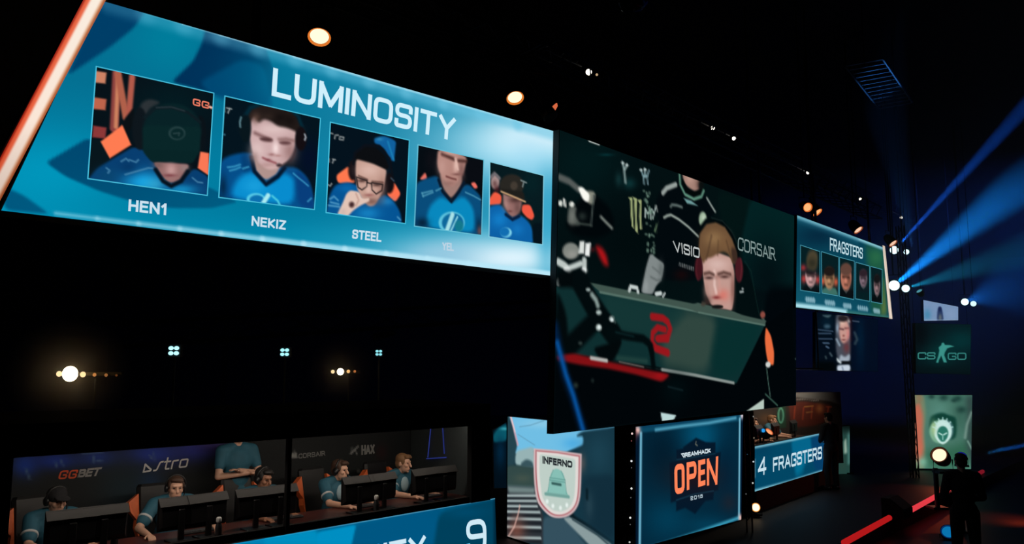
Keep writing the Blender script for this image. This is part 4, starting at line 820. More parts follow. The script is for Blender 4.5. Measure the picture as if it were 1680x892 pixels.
def add_head(mb, H):
    mb.ell((0, .012, .022), (.075, .095, .102), 20, H); mb.ell((0, -.035, -.055), (.056, .06, .062), 16, H)
    mb.cap((0, -.09, .018), (0, -.113, -.022), .010, .016, 10, H); mb.ell((0, -.072, .034), (.05, .024, .014), 14, H)
    mb.ell((0, -.072, -.098), (.024, .02, .018), 12, H); mb.ell((0, -.088, -.064), (.024, .012, .013), 12, H)
    for s in (-1, 1): mb.ell((s * .077, .012, -.008), (.012, .022, .032), 10, H); mb.ell((s * .04, -.062, -.02), (.024, .026, .024), 10, H)
def add_hand(mb, wrist, d, side, curl=.5):
    """palm, four curled fingers of unequal length and a thumb leaving the side of the palm; d points along the hand"""
    d = Vector(d).normalized(); up = Vector((0, 0, 1)); up = (up - d * up.dot(d)).normalized(); lat = d.cross(up) * side   # towards the thumb
    w = Vector(wrist)
    for k in (-1.1, -.4, .4, 1.1): mb.cap(w + lat * k * .012, w + d * .075 + lat * k * .021, .016, .0125, 10)
    for k, L in ((-1.5, .05), (-.5, .066), (.5, .072), (1.5, .063)):
        a = w + d * .075 + lat * k * .0195; b = a + (d * (1 - .3 * curl) + up * .12 * (1 - curl) - up * .25 * curl).normalized() * L * .52
        c = b + (d * (1 - .8 * curl) - up * .9 * curl).normalized() * L * .5
        mb.cap(a, b, .0098, .0088, 9); mb.cap(b, c, .0088, .0075, 9)
    a = w + d * .018 + lat * .022; b = a + (d * .6 + lat * .75 - up * .15).normalized() * .038; c = b + (d * .95 + lat * .1 - up * .15).normalized() * .03
    mb.cap(a, b, .0125, .0105, 9); mb.cap(b, c, .0105, .0085, 9)
def face_parts(root, H):
    m = MB(); m.ell((0, -.0975, -.066), (.02, .006, .0045), 12, H); build(m, 'mouth', LIP, root, smooth=True, local=True)
    for s in (-1, 1):
        m = MB(); m.ell((s * .031, -.0765, .012), (.0145, .010, .006), 12, H); build(m, 'eye', EYE_M, root, smooth=True, local=True)
def hair_part(root, H, kind, cap=None, mat=None):
    m = MB()
    if cap:
        m.ell((0, .012, .05), (.09, .108, .085), 20, H); m.ell((0, -.10, .055), (.07, .075, .012), 16, H); fused(m, .007, 'cap', mat or DARKCLOTH, root, 3); return
    m.ell((0, .03, .055), (.084, .096, .078), 20, H); m.ell((0, .05, 0), (.079, .07, .085), 18, H); m.ell((0, -.05, .095), (.066, .045, .03), 16, H); m.ell((.03, -.07, .085), (.035, .025, .018), 12, H)
    for s in (-1, 1): m.ell((s * .07, -.02, .03), (.014, .03, .04), 10, H)
    fused(m, .007, 'hair', HAIRS[kind], root, 3)
def headset_part(root, H, mat=None):
    m = MB(); m.tube([H @ Vector((.098 * math.cos(t), .01, .022 + .112 * math.sin(t))) for t in np.linspace(0, math.pi, 17)], .011, 8)
    for s in (-1, 1): m.lathe([(.0, 0), (.04, .002), (.043, .012), (.036, .026), (0, .03)], H @ Vector((s * .078, .012, -.004)), H @ Vector((s * .11, .012, -.004)), 16)
    m.tube([H @ Vector(q) for q in ((.09, 0, -.02), (.085, -.05, -.06), (.055, -.1, -.075), (.03, -.115, -.07))], .006, 6)
    build(m, 'headset', mat or M_PLASTIC, root, smooth=True, local=True)
def torso(mb, lean, g=0.0, z=0.0):
    mb.ell((0, 0, .56 + z), (.165 + g, .125 + g, .12 + g), 20); mb.ell((0, -.01 + lean * .3, .72 + z), (.145 + g, .115 + g, .16 + g), 20)
    mb.ell((0, lean * .7, .92 + z), (.172 + g, .118 + g, .17 + g), 20)
    for s in (-1, 1): mb.cap((s * .06, lean, 1.06 + z), (s * .175, lean, 1.03 + z), .055 + g, .062 + g)
def seated(label, loc, rotz, hair='brown', cap=False, headset=True, yaw=0.0, nod=.15, lean=-.05, group='players at the left desk', jersey=JERSEY, skin=SKIN, arms=None):
    """a player on a chair, forearms on the desk; local -y is ahead, floor z = 0"""
    root = thing('person', label, 'person', loc, group, rotz)
    hc = Vector((0, lean - .075, 1.19)); H = head_frame(hc, yaw, nod); b = MB(); torso(b, lean)
    b.cap((0, lean + .0, 1.04), (0, lean - .05, 1.14), .055, .05); add_head(b, H)
    j = MB(); torso(j, lean, .014); st = []
    if arms is None: arms = ((-.27, -.27, .83, -.20, -.56), (.27, -.25, .83, .18, -.53))
    for s, (ex, ey, ez, wx, wy) in zip((-1, 1), arms):
        sh = Vector((s * .185, lean, 1.03)); el = Vector((ex, ey, ez)); wr = Vector((wx, wy, .815))
        b.cap(sh, el, .052, .041); b.cap(el, wr, .043, .027); add_hand(b, wr, wr - el + Vector((0, 0, .0)), -s, .75)
        b.cap((s * .09, .0, .55), (s * .12, -.42, .53), .085, .06); b.cap((s * .12, -.42, .53), (s * .13, -.40, .1), .058, .04); b.cap((s * .13, -.36, .05), (s * .14, -.56, .04), .04, .035)
        mid = sh.lerp(el, .72); j.cap(sh, mid, .074, .068); st.append((sh.lerp(el, .56), sh.lerp(el, .63)))
    fused(b, .0065, 'body', skin, root, 3); jo = fused(j, .012, 'jersey', jersey, root, 4)
    for a, c in st:
        m = MB(); m.lathe([(.0735, 0), (.0755, .008), (.0755, .016), (.0735, .024)], a, c, 20); build(m, 'sleeve_stripe', STRIPE, jo, smooth=True, local=True)
    m = MB(); m.ell((0, lean * .75 - .112, .92), (.075, .028, .1), 16); fused(m, .008, 'chest_panel', JERSEY_L, jo, 3)
    t = MB()
    for s in (-1, 1): t.cap((s * .09, .0, .55), (s * .12, -.42, .53), .1, .074); t.cap((s * .12, -.42, .53), (s * .13, -.40, .12), .072, .056)
    t.ell((0, 0, .55), (.18, .14, .1), 20); fused(t, .012, 'trousers', JEANS, root, 4)
    face_parts(root, H); hair_part(root, H, hair, cap)
    if headset: headset_part(root, H)
    return root
def standing(name, label, loc, rotz, height=1.78, pose='down', hair='black', top=DARKCLOTH, legs=DARKCLOTH, cap=False, skin=SKIN, group=None, sleeves=True, yaw=0.0, nod=0.0, camera=False):
    root = thing(name, label, 'person', loc, group, rotz); root.scale = (height / 1.78,) * 3
    H = head_frame(Vector((0, -.03, 1.655)), yaw, nod); b = MB(); z = .42
    torso(b, -.01, 0, z); b.cap((0, -.005, 1.46), (0, -.02, 1.58), .055, .05); add_head(b, H); j = MB(); torso(j, -.01, .014, z); t = MB(); sh_ = MB()
    for s in (-1, 1):
        S = Vector((s * .185, -.01, 1.45))
        if pose == 'folded': E_ = Vector((s * .25, -.1, 1.17)); W_ = Vector((-s * .06, -.225, 1.22 + s * .02))
        elif pose == 'camera': E_ = Vector((s * .26, -.2, 1.25)); W_ = Vector((s * .07, -.30, 1.48))
        elif pose == 'lap': E_ = Vector((s * .26, -.04, 1.15)); W_ = Vector((s * .1, -.24, 1.08))
        else: E_ = Vector((s * .25, .0, 1.15)); W_ = Vector((s * .26, -.07, .9))
        b.cap(S, E_, .052, .041); b.cap(E_, W_, .042, .027); add_hand(b, W_, W_ - E_, -s, .5)
        j.cap(S, S.lerp(E_, 1 if sleeves else .6), .075, .06)
        if sleeves: j.cap(E_, E_.lerp(W_, .92), .058, .042)
        x = s * .1; b.cap((x, 0, .93), (s * .12, -.02, .5), .085, .056); b.cap((s * .12, -.02, .5), (s * .13, .01, .09), .056, .038); b.cap((s * .13, .02, .05), (s * .15, -.15, .035), .04, .033)
        t.cap((x, 0, .92), (s * .12, -.02, .5), .105, .078); t.cap((s * .12, -.02, .5), (s * .13, .01, .1), .076, .062)
        sh_.cap((s * .13, .04, .05), (s * .155, -.17, .042), .052, .044)
    t.ell((0, 0, .96), (.175, .135, .11), 20)
    fused(b, .0075, 'body', skin, root, 3); fused(j, .012, 'jersey' if top is JERSEY else 'jacket', top, root, 4); fused(t, .012, 'trousers', legs, root, 4); fused(sh_, .012, 'shoes', SHOE, root, 3)
    face_parts(root, H); hair_part(root, H, hair, cap)
    return root

# ------------------------------------------------------------------ left player booth
BF = .63                                     # booth floor
MB_ = W_BOOTH.M()
def bp(u, w_, z): return MB_ @ Vector((u, w_, z))
BR = math.radians(47.0)
T = thing('player_booth', 'long black player booth with a printed back wall, under the large team screen', 'booth', bp(-2.5, 1, STAGE))
build(MB().prism([bp(-5.75, -.02, STAGE), bp(-.02, -.02, STAGE), bp(.48, 2.2, STAGE), bp(-5.75, 2.2, STAGE)], (0, 0, BF - STAGE)), 'booth_floor', M_BLACK, T)
build(MB().box((-5.75, -.06, 2.355), (-.02, .06, 2.62), MB_, .01), 'fascia', M_BLACK, T)
build(MB().prism([bp(-5.75, .06, 2.5), bp(-.02, .06, 2.5), bp(.48, 2.2, 2.5), bp(-5.75, 2.2, 2.5)], (0, 0, .12)), 'roof', M_BLACK, T)
build(MB().box((-5.75, 2.05, BF), (.5, 2.12, 2.5), MB_), 'back_wall', M_BLACK, T)
build(MB().box((-5.75, .06, BF), (-5.66, 2.05, 2.5), MB_), 'side_wall', M_BLACK, T)
build(MB().prism([bp(-.06, .06, BF), bp(.40, 2.05, BF), bp(.46, 2.05, BF), bp(-.01, .06, BF)], (0, 0, 2.5 - BF)), 'side_wall', paint('dark_grey_cloth', (52, 60, 62), .9), T)
build(MB().box((-.36, -.05, 1.405), (-.02, .03, 2.355), MB_), 'front_panel', M_BLACK, T)
build(MB().box((-5.75, -.05, BF), (-5.49, .03, 2.355), MB_), 'front_panel', M_BLACK, T)
u = W_BOOTH.uv(472, 780)[0]; build(MB().box((u - .022, -.03, 1.42), (u + .022, .02, 2.36), MB_), 'post', M_BLACK, T)
W_BACK = W_BOOTH.back(2.04)
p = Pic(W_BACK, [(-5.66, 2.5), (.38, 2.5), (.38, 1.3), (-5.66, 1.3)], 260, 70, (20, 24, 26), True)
p.blob(40, 762, 24, 22, (24, 74, 190), .9); p.blob(90, 755, 40, 16, (20, 60, 176), .9); p.blob(160, 750, 34, 16, (30, 66, 170), .8); p.blob(250, 744, 48, 20, (34, 62, 176), .9); p.blob(320, 738, 40, 20, (40, 50, 150), .9); p.blob(350, 732, 30, 12, (60, 44, 120), .7)  # blue reflections of the hall lights, painted into the print as soft blobs
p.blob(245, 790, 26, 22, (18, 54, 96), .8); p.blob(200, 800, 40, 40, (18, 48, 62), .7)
p.z = (0, 690, 4.415)
for q in ([(185, 345), (215, 425)], [(400, 295), (408, 330)], [(440, 285), (455, 325)], [(680, 260), (672, 300)], [(700, 290), (735, 290)], [(600, 235), (740, 225)]): p.stroke(q, 9, (110, 140, 170), 1.5, .7)
p.z = (180, 690, 4.417)
for q in ([(320, 230), (322, 285)], [(290, 250), (300, 270)], [(1000, 255), (1075, 262)]): p.stroke(q, 9, (110, 130, 150), 1.5, .7)
p.z = (440, 690, 4.416)
for k in range(12): p.stroke([(190 + 14 * k, 428 - 2.4 * k), (196 + 14 * k, 438 - 2.4 * k)], 10, (96, 98, 96), 1.2, .9)
p.stroke([(140, 215), (138, 275)], 6, (80, 84, 86), 1.2)
p.poly([(158, 270), (172, 215), (186, 250), (192, 210), (206, 240), (212, 268)], (150, 152, 150), 1.2); p.ell(608, 212, 13, 26, (110, 112, 110), 1.5, .6); p.stroke([(595, 240), (650, 185)], 11, (170, 172, 170), 1.2); p.stroke([(630, 210), (640, 240)], 10, (150, 150, 150), 1.2)
p.ell(655, 365, 14, 14, (100, 100, 98), 1.3); 
for k in range(6): p.stroke([(685 + 13 * k, 372 + 2 * k), (690 + 13 * k, 390 + 2 * k)], 8, (84, 84, 82), 1.2, .9)
p.blob(820, 230, 40, 60, (60, 14, 18), .6)
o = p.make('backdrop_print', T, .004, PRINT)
W1 = paint('white_print', (205, 205, 205), .8); W2 = paint('grey_print', (150, 150, 148), .8); O1 = paint('orange_print', (206, 84, 48), .8); N1 = paint('dull_white_print', (120, 122, 122), .8)
text('GG', W_BACK, [(94, 772), (124, 770), (124, 784), (94, 786)], T, O1, .19, .25, .3, off=.012, slant=.3)
text('BET', W_BACK, [(126, 770), (163, 766), (161, 780), (126, 783)], T, W2, .24, .2, .3, off=.012, slant=.3)
text('astro', W_BACK, [(233, 755), (306, 746), (306, 766), (233, 775)], T, W1, .13, .12, .3, off=.012, slant=.25)
text('CORSAIR', W_BACK, [(489, 744), (532, 739), (533, 747), (489, 752)], T, N1, .2, .25, .3, off=.012)
text('HAX', W_BACK, [(592, 730), (614, 728), (614, 744), (592, 746)], T, W2, .2, .2, .3, off=.012)
# blue lit outline on the right-hand side wall
W_RS = Wall(0, 1, 0); W_RS.d = (bp(.40, 2.05, 0) - bp(-.06, .06, 0)).normalized(); W_RS.n = W_RS.d.cross(Vector((0, 0, -1))); W_RS.p = bp(-.06, .06, 0)
if W_RS.n.dot(bp(-2, 1, 0) - W_RS.p) < 0: W_RS.n = -W_RS.n
m = MB()
for a, b_ in (((709, 698), (704, 750)), ((728, 697), (731, 744)), ((702, 752), (734, 750))): m.tube([W_RS.at(*a, .02), W_RS.at(*b_, .02)], .009, 6)
o = build(m, 'neon_outline', glow((34, 44, 108), 1.0), T); o['label'] = 'dim blue lit outline'

T = thing('player_desk', 'long black desk with a painted-in red sheen running through the left booth', 'desk', bp(-2.6, .45, BF))
DT = paint('black_desk_top_red_sheen', (70, 30, 26), .35, 0, .2, 8)  # red reflections on the black top are put into its colour
build(MB().box((-5.6, .04, 1.385), (-.06, .86, 1.42), MB_, .008), 'table_top', DT, T)
build(MB().box((-5.6, .03, 1.30), (-.06, .06, 1.40), MB_), 'front_rail', M_BLACK, T)
build(MB().box((-5.6, -.01, 1.40), (-.06, .045, 1.475), MB_), 'front_lip', M_BLACK, T)
for u in (-5.5, -3.6, -1.7, -.15):
    build(MB().box((u - .03, .3, BF), (u + .03, .7, 1.385), MB_), 'leg', M_BLACK, T)

# score panel on the front of the desk
Q = [(200, 923.4), (812, 817), (816, 936), (200, 1080)]
T = thing('score_panel', 'glowing blue score panel with a large white 9, along the foot of the left booth', 'screen', W_SCORE.at(812, 930, -.05)); T.location.z = BF
build(housing(W_SCORE, Q, .09, .004), 'screen_cabinet', M_BLACK, T)
p = Pic(W_SCORE, Q, 220, 60, (0, 96, 140)); p.z = (400, 680, 4.0)
p.poly([(-700, 500), (470, 740), (460, 1100), (-700, 1100)], (0, 128, 180), 4); p.poly([(130, 790), (500, 750), (480, 900), (140, 900)], (0, 140, 190), 6); p.poly([(480, 770), (740, 720), (700, 900), (470, 900)], (0, 142, 194), 3); p.poly([(740, 720), (1300, 600), (1250, 900), (700, 900)], (0, 86, 130), 4)
p.poly([(1280, 640), (1660, 540), (1660, 900), (1240, 900)], (0, 64, 92), 7); p.blob(1450, 640, 140, 40, (0, 74, 108), .8); p.poly([(1640, 540), (1680, 540), (1690, 900), (1640, 900)], (0, 40, 60), 6)
p.stroke([(-200, 868), (0, 824), (800, 692), (1648, 546)], 10, (120, 200, 232), 2.0)
p.make('screen_picture', T)
WHITE_L = glow((206, 234, 246))
text('LUMINOSITY', W_SCORE, [(380, 940), (698, 876.5), (700, 915), (380, 985)], T, WHITE_L, .19, .22, .28)
text('9', W_SCORE, [(764, 854), (797, 849), (798, 905), (765, 910)], T, WHITE_L, .15, .3, .3)

# booth lamps: a warm white LED batten under the fascia
T = thing('booth_lamp', 'warm white lighting batten fixed under the booth fascia', 'lamp', bp(-2.6, .18, 2.47))
build(MB().box((-5.4, .1, 2.46), (.1, .26, 2.5), MB_), 'housing', M_BLACK, T)
ld = bpy.data.lights.new('booth_batten', 'AREA'); ld.shape = 'RECTANGLE'; ld.size = 5.4; ld.size_y = .12; ld.energy = 29; ld.color = (1, .86, .72)
lo = bpy.data.objects.new('booth_batten', ld); COL.objects.link(lo); lo.location = bp(-2.6, .22, 2.44); lo.parent = T; lo.location = lo.location - T.location
z_ = -(MB_.to_3x3() @ Vector((0, .8, -.6))).normalized(); x_ = MB_.to_3x3() @ Vector((1, 0, 0)); y_ = z_.cross(x_); lo.rotation_euler = Matrix((x_, y_, z_)).transposed().to_euler()

# monitors, chairs, keyboards, players
def monitor(label, loc, rotz, group):
    t = thing('monitor', label, 'monitor', loc, group, rotz)          # local +y faces the player
    build(MB().box((-.215, .012, .10), (.215, .03, .41), None, .006), 'screen_panel', M_PLASTIC, t, local=True)
    m = MB(); m.add([(-.205, .012, .11), (.205, .012, .11), (.205, .012, .40), (-.205, .012, .40), (-.18, -.035, .15), (.18, -.035, .15), (.19, -.03, .345), (-.19, -.03, .345)],
                    [(4, 5, 6, 7), (0, 1, 5, 4), (1, 2, 6, 5), (2, 3, 7, 6), (3, 0, 4, 7)]); build(m, 'back_shell', M_PLASTIC, t, local=True)
    m = MB(); m.add([(-.212, .02, .415), (.212, .02, .415), (.212, -.04, .337), (-.212, -.04, .337), (-.212, .028, .41), (.212, .028, .41), (.212, -.03, .332), (-.212, -.03, .332)],
                    [(0, 3, 2, 1), (4, 5, 6, 7), (0, 1, 5, 4), (2, 3, 7, 6), (1, 2, 6, 5), (3, 0, 4, 7)]); build(m, 'light_catching_top', paint('charcoal_plastic', (22, 22, 23), .6), t, local=True)  # sloped plate shaped to catch light as the shell's reflecting top
    build(MB().box((-.03, -.045, .012), (.03, -.015, .30), None, .006), 'stand', M_PLASTIC, t, local=True); build(MB().box((-.12, -.1, 0), (.12, .07, .013), None, .004), 'foot', M_PLASTIC, t, local=True)
    return t
def chair(label, loc, rotz, group):
    t = thing('gaming_chair', label, 'chair', loc, group, rotz)
    CL = paint('black_chair_vinyl', (15, 15, 17), .5, 0, .2, 20); OR = paint('orange_chair_vinyl', (236, 112, 58), .5, 0, .1, 20)
    build(MB().box((-.24, -.26, .40), (.24, .24, .475), None, .03), 'seat', CL, t, smooth=False, local=True)
    m = MB(); M_ = Matrix.Translation((0, .2, .5)) @ Matrix.Rotation(math.radians(-10), 4, 'X')
    m.box((-.2, 0, 0), (.2, .09, .70), M_, .03); build(m, 'backrest', CL, t, local=True)
    for s in (-1, 1):
        m = MB(); m.prism([M_ @ Vector(q) for q in ((s * .2, -.05, .1), (s * .25, -.07, .25), (s * .235, -.06, .33), (s * .30, -.06, .42), (s * .31, -.04, .52), (s * .2, -.02, .60))], M_.to_3x3() @ Vector((0, .09, 0))); build(m, 'side_bolster', OR, t, local=True)
        build(MB().box((s * .31 - .035, -.2, .63), (s * .31 + .035, .08, .66), None, .008).box((s * .29 - .02, -.08, .44), (s * .29 + .02, -.02, .63)), 'armrest', CL, t, local=True)
    m = MB(); m.lathe([(.03, 0), (.03, .3)], (0, 0, .1), (0, 0, .4), 14); build(m, 'gas_column', M_METAL, t, smooth=True, local=True)
    m = MB()
    for k in range(5): h = 2 * math.pi * k / 5; m.cap((0, 0, .11), (.3 * math.cos(h), .3 * math.sin(h), .055), .03, .022, 8); m.ell((.3 * math.cos(h), .3 * math.sin(h), .03), (.03, .03, .03), 10)
    build(m, 'star_base', M_PLASTIC, t, smooth=True, local=True)
    return t
KEYM = paint('dark_keyboard', (30, 30, 33), .5)
def keyboard(label, loc, rotz, group):
    t = thing('keyboard', label, 'keyboard', loc, group, rotz); build(MB().box((-.19, -.065, 0), (.19, .065, .02), None, .005), 'case', KEYM, t, local=True)
    m = MB()
    for r in range(4):
        for c in range(13): m.box((-.18 + c * .0278, -.055 + r * .028, .02), (-.18 + c * .0278 + .022, -.055 + r * .028 + .022, .028))
    build(m, 'keys', paint('grey_keycaps', (70, 70, 72), .5), t, local=True); return t
PL = [  # label, head pixel, hair, cap, headset, yaw, skin, extra turn
    ('person in a black cap and teal jersey, leftmost at the long desk', (88, 808), 'black', True, True, .1, SKIN, .1),
    ('person with brown hair and a headset, reaching one arm out past a monitor', (285, 788), 'brown', False, True, -.15, SKIN, -.15),
    ('person with black hair bent low behind a monitor, beside the booth post', (423, 790), 'black', False, True, .25, SKIN_DARK, .05),
    ('person in teal jersey seen from the side, just right of the booth post', (551, 762), 'brown', False, True, .35, SKIN, .2),
    ('person in a pale fronted jersey, at the far right end of the long desk', (655, 772), 'fair', False, False, .3, SKIN, .2)]
MON = [('monitor at the near left end of the long desk', (118, 866)), ('monitor to the right of the capped player', (170, 853)), ('monitor standing before the player with outstretched arm', (296, 843)), ('monitor to the right of the player with outstretched arm', (341, 832)),
       ('monitor hiding the chin of the black haired player', (418, 830)), ('monitor just right of the booth post', (458, 822)), ('monitor before the player seen from the side', (588, 800)), ('dark monitor to the right of the player seen from the side', (628, 790)),
       ('monitor before the last player on the right', (697, 780)), ('monitor at the right end of the long desk', (728, 772))]
CH = ['orange winged chair behind the capped player', 'orange winged chair behind the player with outstretched arm', 'orange winged chair behind the bent black haired player', 'orange winged chair behind the player seen from the side', 'orange winged chair behind the last player on the right']
W_P = W_BOOTH.back(1.16)
ch0 = kb0 = None
for i, (lb, hp, hr, cp, hs, yw, sk, tr) in enumerate(PL):
    u = W_P.uv(*hp)[0]; l = bp(u, 1.22, BF); arms = None
    if i == 1: arms = ((-.38, -.22, .83, -.40, -.58), (.28, -.25, .83, .26, -.56))
    seated(lb, l, BR + tr * .5, hr, cp, hs, yw, .25 if i in (0, 2) else .12, -.1 if i == 2 else -.06, 'players at the left desk', JERSEY, sk, arms)
    cl = bp(u, 1.3, BF)
    if ch0 is None: ch0 = chair(CH[0], cl, BR + tr * .5, 'chairs in the left booth')
    else: dup(ch0, cl, BR + tr * .5, CH[i])
    kl = bp(u + .05, .62, 1.42)
    nm = ('capped player', 'player with outstretched arm', 'bent black haired player', 'player seen from the side', 'last player on the right')[i]
    if kb0 is None: kb0 = keyboard('keyboard in front of the ' + nm, kl, BR, 'keyboards on the long desk')
    else: dup(kb0, kl, BR, 'keyboard in front of the ' + nm)
mo0 = None; W_Mo = W_BOOTH.back(.36)
for lb, q in MON:
    u = W_Mo.uv(*q)[0]; l = bp(u, .36, 1.42); rz = BR + math.radians(180 + random.uniform(-6, 6)) - math.pi
    # local +y must face the players, away from the hall
    rz = math.atan2((MB_.to_3x3() @ Vector((0, 1, 0))).y, (MB_.to_3x3() @ Vector((0, 1, 0))).x) - math.pi / 2 + math.radians(random.uniform(-5, 5))
    if mo0 is None: mo0 = monitor(lb, l, rz, 'monitors on the long desk')
    else: dup(mo0, l, rz, lb)
standing('person', 'person in a teal jersey standing with folded arms against the back wall', bp(W_BOOTH.back(1.75).uv(386, 752)[0], 1.72, BF), BR - .1, 1.8, 'folded', 'brown', JERSEY, JEANS, False, SKIN, None, False)

# bottles with white caps
def bottle(label, loc):
    t = thing('bottle', label, 'bottle', loc, 'bottles on the long desk')
    m = MB(); m.lathe([(.0, 0), (.03, 0), (.033, .01), (.033, .10), (.028, .13), (.014, .155), (.014, .165)], (0, 0, 0), (0, 0, 1), 16); build(m, 'body', paint('dark_bottle', (60, 62, 66), .25), t, smooth=True, local=True)
    m = MB(); m.lathe([(.024, .15), (.026, .155), (.026, .19), (.016, .2), (0, .2)], (0, 0, 0), (0, 0, 1), 16); build(m, 'cap', paint('white_cap', (240, 240, 238), .4), t, smooth=True, local=True)
    return t
b0 = None
for lb, q in (('white capped bottle near the left end of the long desk', (187, 899)), ('white capped bottle beside the outstretched hands', (358, 882)), ('white capped bottle right of the player seen from the side', (617, 841))):
    q_ = at_height(*q, 1.42)
    if b0 is None: b0 = bottle(lb, q_)
    else: dup(b0, q_, 0, lb)
T = thing('headset', 'spare headset with pale marks standing on the monitor right of the capped player', 'headset', bp(W_BOOTH.back(.5).uv(140, 835)[0], .52, 1.42))
m = MB(); m.lathe([(.0, 0), (.07, 0), (.07, .01), (.012, .02), (.012, .26), (.03, .27), (0, .275)], (0, 0, 0), (0, 0, 1), 14); build(m, 'stand', M_PLASTIC, T, smooth=True, local=True)
m = MB(); m.tube([(.085 * math.cos(t), 0, .17 + .115 * math.sin(t)) for t in np.linspace(-.3, math.pi + .3, 19)], .012, 8); build(m, 'headband', paint('grey_headband', (120, 124, 126), .4), T, smooth=True, local=True)
for s in (-1, 1):
    m = MB(); m.lathe([(0, 0), (.042, .003), (.042, .02), (.03, .034), (0, .036)], (s * .065, 0, .14), (s * .1, 0, .14), 16); build(m, 'ear_cup', paint('pale_grey_plastic', (170, 176, 178), .4), T, smooth=True, local=True)

# ------------------------------------------------------------------ right player booth
RB = W_RSCORE.M()
def rp(u, w_, z): return RB @ Vector((u, w_, z))
Q = [(1238.5, 732), (1353.5, 709), (1349.5, 772), (1238.5, 806)]
T = thing('score_panel', 'small blue score panel with a white 4, in front of the right booth', 'screen', W_RSCORE.at(1295, 785, -.05)); T.location.z = .62
build(housing(W_RSCORE, Q, .08, .01), 'screen_cabinet', M_BLACK, T)
p = Pic(W_RSCORE, Q, 120, 60, (2, 70, 100)); p.z = (1210, 620, 4.458)
p.poly([(385, 440), (530, 410), (560, 540), (470, 660), (430, 720)], (4, 100, 138), 5); p.poly([(530, 420), (640, 390), (640, 690), (560, 690)], (6, 62, 104), 6); p.blob(180, 520, 70, 60, (4, 62, 92), .8); p.poly([(430, 560), (490, 540), (480, 700), (420, 720)], (2, 110, 146), 8, .8)
p.stroke([(128, 505), (400, 452), (640, 398)], 9, (128, 190, 208), 1.6); p.stroke([(128, 826), (400, 752), (615, 682)], 11, (140, 204, 222), 1.8); p.stroke([(128, 600), (128, 720)], 10, (90, 140, 160), 1.6)
p.make('screen_picture', T)
Zr = (1210, 620, 4.458)
text('4', W_RSCORE, [(148, 585), (210, 570), (207, 702), (147, 718)], T, glow((200, 226, 236)), .17, .1, .3, z=Zr)
text('FRAGSTERS', W_RSCORE, [(258, 582), (615, 498), (616, 590), (258, 686)], T, glow((196, 224, 234)), .18, .18, .26, z=Zr)

T = thing('player_booth', 'distant player booth with an orange brown printed back wall, behind the small score panel', 'booth', rp(2.6, .9, STAGE))
RF_ = .63
ka, kb = rp(2.45, 2.0, 0), rp(6.3, -.9, 0)
build(MB().prism([rp(-.3, .02, STAGE), rp(5.05, .02, STAGE), rp(2.45, 2.0, STAGE), rp(-.3, 2.0, STAGE)], (0, 0, RF_ - STAGE)), 'booth_floor', M_BLACK, T)
W_RBK = Wall(ka.x, ka.y, math.degrees(math.atan2(kb.x - ka.x, kb.y - ka.y))); RL = W_RBK.uv(1381, 690)[0]
ztop = W_RBK.uv(1340, 643)[1]
build(MB().box((-.6, .01, RF_), (RL, .09, ztop), W_RBK.M()), 'back_wall', M_BLACK, T)
build(MB().box((-.36, .02, RF_), (-.3, 2.0, 2.6), RB), 'side_wall', M_BLACK, T)
p = Pic(W_RBK, [(-.6, ztop), (RL, ztop), (RL, 1.2), (-.6, 1.2)], 170, 70, (24, 19, 17), True); p.z = (1210, 620, 6.371)
p.poly([(420, 160), (1080, 130), (1090, 290), (960, 240), (600, 200), (420, 290)], (64, 66, 66), 4); p.poly([(530, 270), (680, 240), (980, 280), (960, 440), (800, 500), (560, 520)], (58, 18, 8), 5)
for q in ((600, 300), (690, 310), (780, 300)): p.stroke([(q[0], q[1]), (q[0] - 10, q[1] + 120)], 30, (110, 44, 20), 2.5, .8)
for q, c in (([(700, 300), (790, 290)], (120, 90, 40)), ([(720, 360), (780, 350)], (110, 84, 44)), ([(950, 300), (930, 430)], (150, 70, 46)), ([(930, 300), (980, 300)], (130, 60, 40))): p.stroke(q, 26, c, 2.5, .8)
p.blob(860, 320, 40, 50, (130, 84, 48), .8); p.blob(300, 420, 90, 60, (66, 44, 24), .8); p.poly([(420, 260), (500, 270), (510, 520), (400, 520)], (8, 40, 28), 3); p.ell(452, 390, 34, 86, (60, 112, 96), 2); p.ell(452, 390, 17, 64, (10, 44, 34), 2)
for k in range(14): p.stroke([(605 + 18 * k, 214 + .8 * k), (610 + 18 * k, 228 + .8 * k)], 12, (110, 112, 112), 1.2, .85)
p.col = p.col * 1.45
p.make('backdrop_print', T, .004, PRINT)
T = thing('player_desk', 'dark desk running through the distant right booth', 'desk', rp(2.5, .45, RF_))
build(MB().box((-.1, .05, 1.385), (3.9, .75, 1.42), RB, .008), 'table_top', paint('dark_brown_desk', (60, 42, 28), .4), T)
for u in (0, 1.9, 3.8): build(MB().box((u, .2, RF_), (u + .05, .6, 1.385), RB), 'leg', M_BLACK, T)
ld = bpy.data.lights.new('right_batten', 'AREA'); ld.shape = 'RECTANGLE'; ld.size = 4.4; ld.size_y = .12; ld.energy = 100; ld.color = (1, .82, .64)
T = thing('booth_lamp', 'warm lighting batten hung above the distant right booth', 'lamp', rp(2.2, .1, 3.12))
build(MB().box((-.1, .02, 3.08), (4.6, .16, 3.12), RB), 'housing', M_BLACK, T)
for u in (.2, 4.4): build(MB().box((u, .07, 3.1), (u + .03, .10, 11.5), RB), 'drop_bar', M_METAL, T)
lo = bpy.data.objects.new('right_batten', ld); COL.objects.link(lo); lo.parent = T; lo.location = rp(2.2, .1, 3.06) - T.location
z_ = -(RB.to_3x3() @ Vector((0, 1, -.3))).normalized(); x_ = RB.to_3x3() @ Vector((1, 0, 0)); y_ = z_.cross(x_); lo.rotation_euler = Matrix((x_, y_, z_)).transposed().to_euler()
